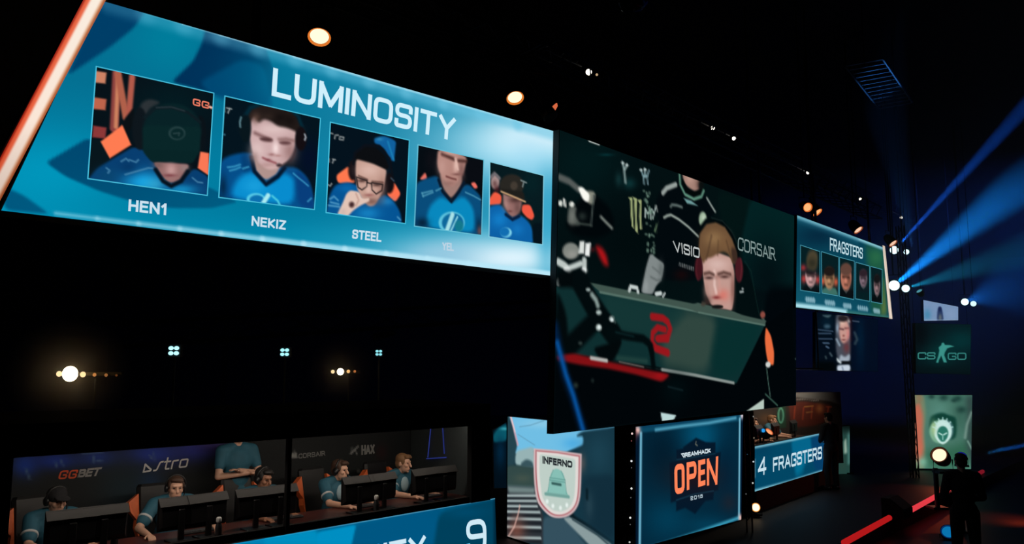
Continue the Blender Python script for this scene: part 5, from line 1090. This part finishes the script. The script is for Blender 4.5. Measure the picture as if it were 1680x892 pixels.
src = [o for o in COL.objects if o.name.startswith('person') and o.parent is None and o.get('group') == 'players at the left desk']
RR = math.atan2((RB.to_3x3() @ Vector((0, 1, 0))).y, (RB.to_3x3() @ Vector((0, 1, 0))).x) - math.pi / 2
cs = [o for o in COL.objects if o.name.startswith('gaming_chair') and o.parent is None]; ms = [o for o in COL.objects if o.name.startswith('monitor') and o.parent is None]
for i, (u, lb, k) in enumerate(((.7, 'person at the near end of the distant right booth, beside a hot orange lamp', 1), (1.75, 'person in the middle of the distant right booth, below the brown print', 3), (3.0, 'person at the far end of the distant right booth, nearest the standing figure', 4))):
    r = dup(src[k], rp(u, .98, RF_), RR, lb); r['group'] = 'players in the right booth'
    c = dup(cs[0], rp(u, 1.06, RF_), RR, ('chair at the near end of the distant right booth', 'chair in the middle of the distant right booth', 'chair at the far end of the distant right booth')[i]); c['group'] = 'chairs in the right booth'
    m_ = dup(ms[0], rp(u + .1, .35, 1.42), RR, ('monitor at the near end of the distant right desk', 'monitor in the middle of the distant right desk', 'monitor at the far end of the distant right desk')[i]); m_['group'] = 'monitors in the right booth'

# pale banner half hidden behind the standing figure
W_PB = Wall(9.0, 23.6, 78.0); Q = [(1376, 700), (1394, 698), (1394, 784), (1376, 786)]
T = thing('banner_screen', 'narrow pale green panel half hidden behind the dark standing figure', 'screen', W_PB.at(1385, 785, -.05)); T.location.z = STAGE
build(housing(W_PB, Q, .08, .02), 'screen_cabinet', M_BLACK, T); build(MB().box((-.3, .02, STAGE), (.3, .3, STAGE + .03), Matrix.Translation(W_PB.at(1385, 786) * 1) @ Matrix.Translation((0, 0, -W_PB.at(1385, 786).z))), 'foot', M_BLACK, T)
p = Pic(W_PB, Q, 24, 60, (34, 66, 60)); p.z = (1340, 620, 4.25); p.poly([(190, 440), (205, 420), (215, 520), (190, 530)], (150, 176, 160), 3); p.poly([(215, 380), (235, 360), (238, 600), (215, 600)], (70, 118, 112), 4); p.blob(180, 600, 26, 60, (40, 66, 58), .8); p.ramp((200, 400), (200, 330), (2, 8, 8), 0, .9); p.make('screen_picture', T)

# ------------------------------------------------------------------ dark figures
f = at_height(1366, 803, STAGE)
standing('person', 'person in black standing on the stage at the far end of the right score panel', (f.x, f.y, STAGE), math.radians(205), 1.9, 'lap', 'black', group=None)
f = at_depth(1580, 800, 13.2)
standing('person', 'dark clothed person standing in the hall before the red stage strip, at right', (f.x, f.y, -.2), math.radians(165), 1.93, 'lap', 'black', group=None)

# ------------------------------------------------------------------ stage edge: red strips, wedge, lamps
def strip(label, a, b, rgb, k):
    A_, B_ = at_height(*a, STAGE + .06), at_height(*b, STAGE + .06); d_ = (B_ - A_).normalized()
    t = thing('led_strip', label, 'light strip', A_.lerp(B_, .5), 'red strips along the stage edge')
    m = MB(); m.tube([A_, B_], .055, 10); build(m, 'glowing_tube', glow(rgb, k), t, smooth=True)
    m = MB(); m.prism([A_ - en * -.02 + Vector((0, 0, -.02)), A_ + en * .1 + Vector((0, 0, -.02)), A_ + en * .1 + Vector((0, 0, -.06)), A_ + en * -.02 * -1 + Vector((0, 0, -.06))], B_ - A_); build(m, 'channel', M_METAL, t); return t
strip('dim red light strip on the stage edge, before the wedge speaker', (1385, 890), (1459, 849), (176, 24, 26), 1.0)
strip('bright pinkish red light strip on the stage edge, left of the dark figure', (1481, 844), (1557, 802), (226, 60, 70), 1.0)
strip('short faint red light strip on the stage edge, right of the dark figure', (1598, 781), (1612, 773), (120, 20, 34), 1.0)
f = at_height(1470, 846, STAGE)
T = thing('stage_monitor', 'black wedge speaker on the stage edge, between two red light strips', 'speaker', f); ang = math.atan2(ed.y, ed.x)
Mx = Matrix.Translation(f - en * .12) @ Matrix.Rotation(ang, 4, 'Z')
m = MB(); m.add([Mx @ Vector(q) for q in ((-.32, -.12, 0), (.32, -.12, 0), (.32, .3, 0), (-.32, .3, 0), (-.32, -.12, .16), (.32, -.12, .16), (.32, .16, .38), (-.32, .16, .38), (-.32, .3, .38), (.32, .3, .38))], [(0, 3, 2, 1), (0, 1, 5, 4), (4, 5, 6, 7), (7, 6, 9, 8), (8, 9, 2, 3), (1, 2, 9, 6, 5), (0, 4, 7, 8, 3)]); build(m, 'cabinet', M_BLACK, T)
m = MB(); m.add([Mx @ Vector(q) for q in ((-.29, -.11, .175), (.29, -.11, .175), (.29, .145, .372), (-.29, .145, .372), (-.29, -.118, .185), (.29, -.118, .185), (.29, .137, .382), (-.29, .137, .382))], [(0, 3, 2, 1), (4, 5, 6, 7), (0, 1, 5, 4), (2, 3, 7, 6), (1, 2, 6, 5), (3, 0, 4, 7)]); build(m, 'grille', paint('dark_grille', (26, 26, 28), .7, .3), T)

def can(name, label, cat, pos, aim, r, length, lens, k, rim=None, group=None, yoke=True, hang=None):
    """a stage lantern: can, lens, yoke; aim is where it points"""
    pos = Vector(pos); d_ = (Vector(aim) - pos).normalized()
    t = thing(name, label, cat, pos, group); b_ = pos - d_ * length
    m = MB(); m.lathe([(r * .55, 0), (r * .8, length * .12), (r * 1.05, length * .45), (r * 1.12, length * .97), (r * 1.12, length * 1.04), (r * 1.02, length * 1.04), (r * .98, length * .97)], b_, pos, 22); build(m, 'can', M_METAL, t, smooth=False)
    m = MB(); m.lathe([(0, length * .985), (r * .5, length * 1.0), (r * .84, length * .99), (r * .86, length * .97)], b_, pos, 22); build(m, 'lens', glow(lens, k), t, smooth=True)
    if rim: m = MB(); m.lathe([(r * .86, length * .99), (r * 1.01, length * 1.045), (r * 1.05, length * 1.045), (r * .9, length * .97)], b_, pos, 22, None, True); build(m, 'lens_rim', glow(rim, 1.0), t, smooth=True)
    if yoke:
        sd_ = d_.cross(Vector((0, 0, 1))); sd_ = sd_.normalized() if sd_.length > .05 else Vector((1, 0, 0)); c = b_.lerp(pos, .45); up = Vector((0, 0, 1)) * (r * 1.9 if hang != 'floor' else -r * 1.5)
        m = MB(); m.tube([c + sd_ * r * 1.15, c + sd_ * r * 1.2 + up, c - sd_ * r * 1.2 + up, c - sd_ * r * 1.15], r * .1, 6); build(m, 'yoke', M_METAL, t)
        if hang == 'floor': m = MB(); g = c + up; m.box((g.x - r, g.y - r, g.z - r * .35), (g.x + r, g.y + r, g.z)); build(m, 'base', M_METAL, t)
        elif hang is not None: m = MB(); g = c + up; m.tube([g, Vector((g.x, g.y, hang))], r * .14, 6); build(m, 'hanging_clamp', M_METAL, t)
    return t
WARM, RIM = (255, 240, 200), (226, 120, 44)
hallc = EYE + Vector((0, 0, -2))
def tow(pt, side=0.0, down=0.0):
    pt = Vector(pt); v = (EYE - pt).normalized(); s_2 = v.cross(Vector((0, 0, 1))).normalized(); return pt + v + s_2 * side + Vector((0, 0, -down))
# footlights on and before the stage
f = at_height(1240, 832, STAGE + .2); can('floor_lamp', 'round warm lamp on the stage floor, below the right score panel', 'stage light', f, tow(f, .15), .085, .2, (255, 236, 196), 1.6, (240, 150, 60), hang='floor')
f = at_height(1066, 889, STAGE + .16); can('floor_lamp', 'warm lamp at the foot of the event screen', 'stage light', f, tow(f, -1.2, -.9), .08, .2, (255, 206, 130), 1.2, (190, 90, 30), hang='floor')
f = rp(.4, .25, 1.66); q = W_RSCORE.back(.2).at(1262, 708); can('desk_lamp', 'slim orange lamp on the desk at the near end of the right booth', 'stage light', q, tow(q, -1.4, -1.6), .09, .2, (255, 160, 110), 1.1, (220, 90, 40), hang='floor')
q = W_RSCORE.back(.3).at(1252, 706)
T = thing('indicator_lamp', 'tiny blue lamp beside the slim orange lamp in the right booth', 'lamp', (q.x, q.y, 1.42)); m = MB(); m.ell(q, (.045, .045, .045), 12); build(m, 'bulb', glow((40, 150, 226), 1.0), T, smooth=True); m = MB(); m.lathe([(.05, 0), (.05, .02), (.02, .04), (.02, max(.05, q.z - 1.44))], (q.x, q.y, 1.42), (q.x, q.y, 3), 12); build(m, 'stem', M_METAL, T)

# event screen: back frame with small lamps, seen at both edges
T = thing('screen_frame', 'black upright frame with small white lamps at the left edge of the event screen', 'frame', W_OPEN.at(1036, 880, -.2)); T.location.z = STAGE
a_ = W_OPEN.at(1034, 700, -.12); m = MB()
for dx in (-.03, .03): m.tube([(a_.x + dx, a_.y, STAGE), (a_.x + dx, a_.y, 2.3)], .012, 6)
for k in range(8): m.tube([(a_.x - .03, a_.y, STAGE + .2 + k * .25), (a_.x + .03, a_.y, STAGE + .32 + k * .25)], .008, 5)
build(m, 'ladder', M_METAL, T)
Wf = Wall(a_.x, a_.y - .03, 80)
for x, y, r, c in ((1037, 711, .016, (230, 200, 196)), (1036, 723, .010, (120, 70, 70)), (1036, 756, .016, (226, 230, 230)), (1036, 767, .009, (90, 92, 92)), (1036, 801, .016, (226, 230, 226)), (1035, 816, .009, (90, 92, 92)), (1034, 849, .016, (220, 224, 220)), (1034, 860, .009, (90, 92, 92)), (1033, 889, .014, (190, 194, 190))):
    m = MB(); m.ell(Wf.at(x, y), (r, r, r), 10); build(m, 'small_lamp', glow(c), T, smooth=True)
T = thing('screen_frame', 'black upright frame with small lamps between the event screen and the right booth', 'frame', W_OPEN.at(1230, 850, -.1)); T.location.z = STAGE
a_ = W_OPEN.at(1231, 780, -.05); m = MB()
for dx in (-.05, .05): m.tube([(a_.x + dx, a_.y, STAGE), (a_.x + dx, a_.y, 2.3)], .016, 6)
for k in range(8): m.tube([(a_.x - .05, a_.y, STAGE + .2 + k * .25), (a_.x + .05, a_.y, STAGE + .32 + k * .25)], .01, 5)
build(m, 'ladder', M_METAL, T); Wf = Wall(a_.x, a_.y - .05, 80)
for x, y, r, c in ((1236, 683, .014, (120, 124, 120)), (1237, 718, .013, (140, 130, 110)), (1236, 757, .016, (190, 200, 206)), (1235, 792, .016, (200, 206, 200)), (1224, 810, .01, (120, 124, 124)), (1226, 745, .01, (40, 66, 84))):
    m = MB(); m.ell(Wf.at(x, y), (r, r, r), 10); build(m, 'small_lamp', glow(c), T, smooth=True)

# ------------------------------------------------------------------ trusses and the lamps on them
def truss(name, label, a, b, w_=.34, r=.024, step=.5, hang=True, up=None):
    a, b = Vector(a), Vector(b); d_ = (b - a).normalized(); L = (b - a).length; s_1 = d_.cross(up or Vector((0, 0, 1))).normalized(); u_ = s_1.cross(d_)
    t = thing(name, label, 'truss', (a + b) / 2); n = max(2, int(L / step)); cs_ = [s_1 * x * w_ / 2 + u_ * y * w_ / 2 for x, y in ((-1, -1), (1, -1), (1, 1), (-1, 1))]; m = MB()
    for c in cs_: m.tube([a + c, b + c], r, 6)
    build(m, 'chords', M_METAL, t); m = MB()
    for k in range(n):
        p0, p1 = a + d_ * (L * k / n), a + d_ * (L * (k + 1) / n)
        for i in range(4): m.tube([p0 + cs_[i], p1 + cs_[(i + 1) % 4]], r * .5, 4)
    build(m, 'lacing', M_METAL, t)
    if hang:
        for k in (.1, .9):
            m = MB(); q = a + d_ * L * k; m.tube([q, Vector((q.x, q.y, 11.5))], .012, 5); build(m, 'hanging_cable', M_METAL, t)
    return t
ta, tb = W_LEFT.back(.55).pt(-6.0, 7.5), W_LEFT.back(.55).pt(.2, 7.5)
truss('truss', 'dark truss above the large team screen', ta, tb)
ta, tb = W_MID.back(.6).pt(-.2, 7.5), W_MID.back(.6).pt(15.5, 7.5)
truss('truss', 'dark truss above the centre screen and smaller team screen', ta, tb)
for nm, wl, us, zt in (('team screen', W_LEFT, (-4.2, -1.6), 6.1), ('centre', W_MID, (1.5, 6.5), 6.1), ('smaller', W_RIGHT, (1.2, 4.6), 6.1)):
    for u in us:
        t = [o for o in COL.objects if o.parent is None and o.name.startswith(('team_screen', 'centre_screen')) and ((nm == 'team screen' and 'five large' in o['label']) or (nm == 'centre' and 'centre_screen' in o.name) or (nm == 'smaller' and 'five narrow' in o['label']))][0]
        m = MB(); m.box((u - .04, .06, 5.2), (u + .04, .09, 7.35), wl.M()); build(m, 'hanging_strap', M_METAL, t)
ZP = 7.35
par = 'warm lamps above the screens'
for px, py, r, k, sd, dn, lb, bk in ((524, 60, .12, 1.3, .1, 1.3, 'large warm lamp above the large team screen, over its title', .35), (845, 160, .115, 1.3, -.3, 1.3, 'warm lamp above the right end of the large team screen', .4)):
    q = W_LEFT.back(bk).at(px, py); can('downlight', lb, 'stage light', q, tow(q, sd, dn), r, .3, WARM, k, RIM, par, hang=ZP)
for px, py, r, sd, dn, lb in ((1325, 340, .1, -.5, .25, 'roundish warm lamp above the left corner of the smaller team screen'), (1341, 348, .11, -2.0, 2.6, 'slim warm lamp just right of the roundish one, above the smaller team screen'), (1408, 377, .12, -2.0, 2.6, 'slim warm lamp above the middle of the smaller team screen'), (1465, 399, .12, -2.0, 2.6, 'slim pinkish lamp above the right corner of the smaller team screen')):
    q = W_RIGHT.back(.25).at(px, py); can('downlight', lb, 'stage light', q, tow(q, sd, dn), r, .3, (255, 186, 120) if px < 1400 else (250, 206, 176), 1.0, (220, 104, 40) if px < 1400 else (150, 70, 40), par, hang=11.5)
q = W_MID.back(.4).at(904, 181)
T = thing('barn_door_lamp', 'lamp with an orange flap that glows as if lit, above the gap between large team screen and centre screen', 'stage light', q, None); n_ = W_MID.n
m = MB(); m.prism([W_MID.back(.4).at(*z) for z in ((899, 187), (904, 178), (914, 169), (915, 174), (909, 185), (902, 189))], n_ * -.03); build(m, 'flap', glow((214, 104, 66), 1.0), T)  # flap emits its own orange in place of lamplight falling on it
m = MB(); m.lathe([(.05, 0), (.1, .06), (.11, .2), (.09, .21)], W_MID.back(.5).at(893, 176), W_MID.back(.4).at(902, 190), 16); build(m, 'can', M_GREY, T); m = MB(); m.tube([W_MID.back(.5).at(893, 176), W_MID.back(.5).pt(W_MID.uv(893, 176)[0], 7.35)], .015, 5); build(m, 'hanging_clamp', M_METAL, T)

W_T2 = W_MID.back(3.2)
truss('truss', 'dark upper truss carrying the row of small white spots', W_T2.at(880, 70), W_T2.at(1500, 362), .34, .024)
tz = lambda px: W_T2.at(px, 123 + (px - 950) * .4537 - 12).z
for i, (px, py, r, k, lb) in enumerate(((950, 123, .07, 5, 'brightest small white spot, first of the upper row'), (1155, 213, .055, 3, 'small white spot, left one of the close pair'), (1190, 230, .055, 3, 'small white spot, right one of the close pair'), (1313, 285, .06, 3, 'small white spot above the left end of the smaller team screen'), (1400, 328, .055, 2, 'small white spot above the middle of the smaller team screen'), (1468, 358, .06, 2, 'small white spot, last of the upper row'))):
    q = W_T2.at(px, py, .25); can('spotlight', lb, 'stage light', q, EYE, r, .28, (255, 246, 226), k, None, 'white spots on the upper truss', hang=q.z + .3)
    if i == 0:
        q2 = W_T2.at(960, 128, .3); can('spotlight', 'tiny dim spot just right of the brightest white spot', 'stage light', q2, EYE, .03, .15, (190, 160, 120), 1, None, None, hang=q2.z + .3)

# amber blinder bars and square white floods far behind, on stands
def stand(t, x, y, z0, z1):
    m = MB(); m.tube([(x, y, z0 + .35), (x, y, z1)], .03, 8)
    for k in range(3): h = 2 * math.pi * k / 3 + .4; m.tube([(x, y, z0 + .5), (x + .55 * math.cos(h), y + .55 * math.sin(h), z0 + .03)], .018, 6)
    build(m, 'stand', M_METAL, t)
def blinder(label, depth, row):
    c = at_depth(row[len(row) // 2][0], row[0][1], depth); t = thing('blinder_bar', label, 'stage light', (c.x, c.y, -.2), 'amber lamp bars in the dark hall')
    L = at_depth(row[0][0] - 8, row[0][1], depth); R_ = at_depth(row[-1][0] + 8, row[0][1], depth); m = MB(); m.box((L.x, c.y + .02, c.z - .05), (R_.x, c.y + .14, c.z + .05)); build(m, 'bar', M_BLACK, t)
    for x, y, r, rgb, k in row:
        q = at_depth(x, y, depth); m = MB(); m.ell(q, (r, r * .6, r), 14); build(m, 'bulb', glow(rgb, k), t, smooth=True)
    stand(t, c.x, c.y + .1, -.2, c.z - .14); return c
A1 = blinder('long amber lamp bar glaring in the dark gap, at the left above the booth', 24, [(97, 613, .085, (255, 226, 170), 1.2), (115, 613, .23, (255, 240, 200), 6), (136, 614, .085, (255, 220, 160), 1.2), (155, 614.5, .055, (196, 130, 70), .9), (174, 615, .05, (150, 96, 50), .9), (191, 615.5, .035, (90, 50, 22), .9)])
A2 = blinder('short amber lamp bar in the dark gap, left of the centre screen', 28, [(546, 609.5, .065, (255, 226, 170), 1), (558.5, 609.5, .12, (255, 244, 210), 4), (571.5, 609, .06, (240, 190, 120), .9), (582, 609, .045, (180, 110, 60), .8)])
AP1, AP2 = at_depth(116, 613, 23.6), at_depth(559, 609, 27.6)
for c, e_ in ((AP1, 16), (AP2, 4)):
    l = bpy.data.lights.new('amber_bulb', 'POINT'); l.energy = e_; l.color = (1, .58, .2); l.shadow_soft_size = .08; o = bpy.data.objects.new('amber_bulb', l); COL.objects.link(o); o.location = c
def quad(label, px, py, depth, s_z, rgb):
    c = at_depth(px, py, depth); t = thing('square_flood', label, 'stage light', (c.x, c.y, -.2), 'square four lamp floods in the dark hall'); m = MB(); m.box((c.x - s_z * 1.15, c.y + .02, c.z - s_z * 1.15), (c.x + s_z * 1.15, c.y + .18, c.z + s_z * 1.15)); build(m, 'housing', M_BLACK, t)
    for dx in (-1, 1):
        for dz in (-1, 1):
            m = MB(); q = Vector((c.x + dx * s_z * .5, c.y, c.z + dz * s_z * .46)); m.ell(q, (s_z * .47, .05, s_z * .36), 14); build(m, 'lamp', glow(rgb, 1.5), t, smooth=True)
    stand(t, c.x, c.y + .1, -.2, c.z - s_z)
quad('square four lamp cyan flood, largest and leftmost in the dark gap', 285, 575, 22, .15, (170, 240, 250)); quad('square four lamp cyan flood, middle one in the dark gap', 467, 577.5, 24, .135, (150, 230, 240)); quad('square four lamp flood, smallest and nearest the centre screen', 621.5, 578.5, 27, .115, (120, 190, 200))

# ceiling dome
q = at_depth(1037, 10, 13.0)
T = thing('ceiling_dome', 'dim glassy dome hanging from the dark ceiling at the top edge', 'dome', q)
m = MB(); m.lathe([(.0, 0), (.16, .03), (.27, .12), (.30, .22), (.28, .26)], q + Vector((0, 0, -.1)), q + Vector((0, 0, 1)), 28); build(m, 'bowl', paint('smoky_blue_glass', (46, 60, 96), .08, .8), T, smooth=True)
m = MB(); m.lathe([(.29, 0), (.31, .02), (.31, .06), (.1, .1), (.05, .12)], q + Vector((0, 0, .15)), q + Vector((0, 0, 1)), 28); build(m, 'collar', M_METAL, T); m = MB(); m.tube([q + Vector((0, 0, .25)), Vector((q.x, q.y, 11.5))], .02, 6); build(m, 'hanging_rod', M_METAL, T)
# ladder truss lit blue, far right overhead
la, lb_ = at_depth(1418, 108, 17), at_depth(1470, 178, 19.5)
T = thing('ladder_truss', 'dim blue lit slatted truss overhead at the upper right', 'truss', (la + lb_) / 2); d_ = (lb_ - la); sx = Vector((1, 0, 0)) * .42; m = MB()
for k in range(13): c = la + d_ * (k / 12); m.tube([c - sx, c + sx + Vector((0, 0, .16))], .022, 6)
build(m, 'slats', paint('bright_metal', (130, 134, 140), .4, .5), T); m = MB(); m.tube([la - sx, lb_ - sx], .03, 6); m.tube([la + sx + Vector((0, 0, .16)), lb_ + sx + Vector((0, 0, .16))], .03, 6); build(m, 'rails', M_METAL, T)
m = MB(); m.tube([la, Vector((la.x, la.y, 11.5))], .012, 5); build(m, 'hanging_cable', M_METAL, T); m = MB(); m.tube([lb_, Vector((lb_.x, lb_.y, 11.5))], .012, 5); build(m, 'hanging_cable', M_METAL, T)
# tower and moving heads at the far right
tw = at_depth(1484, 500, 22.9)
truss('truss_tower', 'dark upright truss tower right of the smaller team screen', (tw.x, tw.y, STAGE), (tw.x, tw.y, 7.2), .16, .02, .4, False, Vector((0, 1, 0)))
LIT = (200, 244, 255)
HEADS = []
def mover(label, px, py, depth, r, k, target, tilt=.3, rgb=LIT):
    q = at_depth(px, py, depth); v = (Vector(target) - q).normalized(); aim = (tow(q) - q).normalized() * (1 - tilt) + v * tilt
    can('moving_head', label, 'stage light', q, q + aim, r, r * 2.2, rgb, k, None, 'blue beam lights at the right', hang=11.5); HEADS.append((q, Vector(target)))
B1 = at_depth(1680, 178, 15); B2 = at_depth(1690, 290, 13); B3 = at_depth(1690, 410, 16); B4 = at_depth(1690, 462, 16)
mover('white beam light at the top right corner of the smaller team screen', 1467, 410, 23, .13, 3, B1)
mover('small beam light just right of the upper corner one', 1487, 413, 24, .09, 2, at_depth(1690, 60, 14))
mover('brightest round beam light, beside the middle of the smaller screen edge', 1467, 468, 22.4, .16, 4, B2)
mover('oblong beam light just right of the brightest one', 1486, 473, 22.4, .12, 2, B3)
mover('round beam light, left one of the pair above the pale camera screen', 1583, 495, 26, .125, 2.5, B4)
mover('oblong beam light, right one of the pair above the pale camera screen', 1597, 498, 26, .10, 1.6, B4)
q = at_depth(1508, 477, 25); can('moving_head', 'faint cyan sliver of a lamp above the pale camera screen', 'stage light', q, tow(q, .8, -1.6), .1, .2, (90, 170, 190), .8, None, 'blue beam lights at the right', hang=11.5)
f = at_depth(1541, 746, 17.6); can('moving_head', 'large warm white lamp before the lion emblem screen, left of the dark figure', 'stage light', f, tow(f, .35, -.45), .165, .36, (255, 226, 190), 1.4, (70, 36, 20), None, hang='floor')
T = thing('lamp_stand', 'dark stand under the large warm lamp at the stage end', 'stand', (f.x, f.y + .2, STAGE)); m = MB(); m.box((f.x - .16, f.y + .05, STAGE), (f.x + .16, f.y + .4, STAGE + .05)); build(m, 'base', M_METAL, T); m = MB(); m.lathe([(.05, 0), (.05, max(.1, f.z - STAGE - .35))], (f.x, f.y + .2, STAGE + .05), (f.x, f.y + .2, 4), 12); build(m, 'pole', M_METAL, T)
f = at_depth(1577, 750, 16.8); can('moving_head', 'small blue lensed lamp peeping out at the head of the dark figure', 'stage light', f, tow(f), .1, .22, (150, 150, 255), 1.6, (20, 24, 150), None, hang='floor'); FB = f
T = thing('lamp_stand', 'dark stand carrying the blue lensed lamp behind the dark figure', 'stand', (f.x, f.y + .1, -.2)); m = MB(); m.box((f.x - .2, f.y - .1, -.2), (f.x + .2, f.y + .3, -.16)); build(m, 'base', M_METAL, T); m = MB(); m.lathe([(.04, 0), (.04, f.z - .02)], (f.x, f.y + .1, -.16), (f.x, f.y + .1, 4), 12); build(m, 'pole', M_METAL, T)
f = at_height(1556, 872, -.05); can('floor_lamp', 'cyan blue lamp on the hall floor between the legs of the dark figure', 'stage light', f, tow(f, 0, -.5), .13, .2, (10, 120, 180), .9, (4, 40, 90), None, hang='floor')

# ------------------------------------------------------------------ beam light, haze, added wash and glow spots
def spot(q, target, energy, deg, rgb, blend=.6, r=.03):
    l = bpy.data.lights.new('beam', 'SPOT'); l.energy = energy; l.spot_size = math.radians(deg); l.spot_blend = blend; l.color = rgb; l.shadow_soft_size = r
    o = bpy.data.objects.new('beam', l); COL.objects.link(o); d_ = (Vector(target) - Vector(q)).normalized(); o.location = Vector(q) + d_ * .35; o.rotation_euler = d_.to_track_quat('-Z', 'Y').to_euler(); return o
SKY = (.01, .28, 1.0)
spot(HEADS[0][0], B1, 80000, 2.4, (.01, .14, 1), .5)
spot(HEADS[2][0], B2, 80000, 5.6, (.005, .25, 1), .8, .05)
spot(HEADS[3][0], B3, 7000, 9, (.01, .42, .8), .9)
spot(HEADS[4][0], B4, 6500, 9, (.005, .2, 1), .9)
spot(FB, at_depth(1700, 726, 16.2), 60000, 2.6, (.01, .22, 1), .5, .04)
spot(at_depth(2150, 200, 24), at_depth(1640, 420, 30), 5500, 56, (.03, .14, 1), .9)  # unseen wash spot, added outside the view to tint the haze blue
spot(at_depth(1500, 420, 22), la.lerp(lb_, .5), 600, 14, (.05, .3, 1), .6)  # blue spot added without a fixture to light the ladder truss
rf = at_height(1655, 850, -.2); spot(rf + Vector((.4, -.2, 1.1)), rf, 32, 115, (1, .09, .03), .9)  # unseen red spot without a fixture, added for the hall floor glow
rf = at_height(1500, 800, STAGE); spot(rf + Vector((1.4, 1.0, 1.0)), rf + Vector((-.6, -.5, 0)), 20, 80, (1, .1, .03), .9)  # another added red spot, no fixture, reddens the stage floor
def haze(a, b_, dens, label, puff=False):
    a, b_ = Vector(a), Vector(b_); o = build(MB().box(a, b_), 'haze', None, None, (a + b_) / 2); tag(o, label, 'haze', None, 'stuff')
    m = bpy.data.materials.new('stage_haze'); m.use_nodes = True; nt = m.node_tree; nt.nodes.clear(); oo = nt.nodes.new('ShaderNodeOutputMaterial'); v = nt.nodes.new('ShaderNodeVolumeScatter')
    v.inputs['Color'].default_value = (1, 1, 1, 1); v.inputs['Density'].default_value = dens; v.inputs['Anisotropy'].default_value = .1; nt.links.new(v.outputs[0], oo.inputs['Volume']); o.data.materials.append(m)
    if puff:                                     # patch added for lamp glow: densest in the middle, gone at its edges
        tc = nt.nodes.new('ShaderNodeTexCoord'); mp = nt.nodes.new('ShaderNodeMapping'); gr = nt.nodes.new('ShaderNodeTexGradient'); gr.gradient_type = 'SPHERICAL'; mu = nt.nodes.new('ShaderNodeMath'); mu.operation = 'MULTIPLY'
        k = 2 / (b_.x - a.x); mp.inputs['Scale'].default_value = (k, k, k); mu.inputs[1].default_value = dens
        nt.links.new(tc.outputs['Object'], mp.inputs['Vector']); nt.links.new(mp.outputs[0], gr.inputs['Vector']); nt.links.new(gr.outputs['Fac'], mu.inputs[0]); nt.links.new(mu.outputs[0], v.inputs['Density'])
haze((8.5, 11.0, .95), (26, 40, 11.3), .018, 'thin stage haze lit blue by the beam lights at the right')
R3 = Vector((1, 1, 1))
haze(AP1 - R3 * 1.7, AP1 + R3 * 1.7, .05, 'added haze patch standing in for the glow around the long amber lamp bar', True)
haze(AP2 - R3 * 1.2, AP2 + R3 * 1.2, .05, 'added haze patch standing in for the glow around the short amber lamp bar', True)
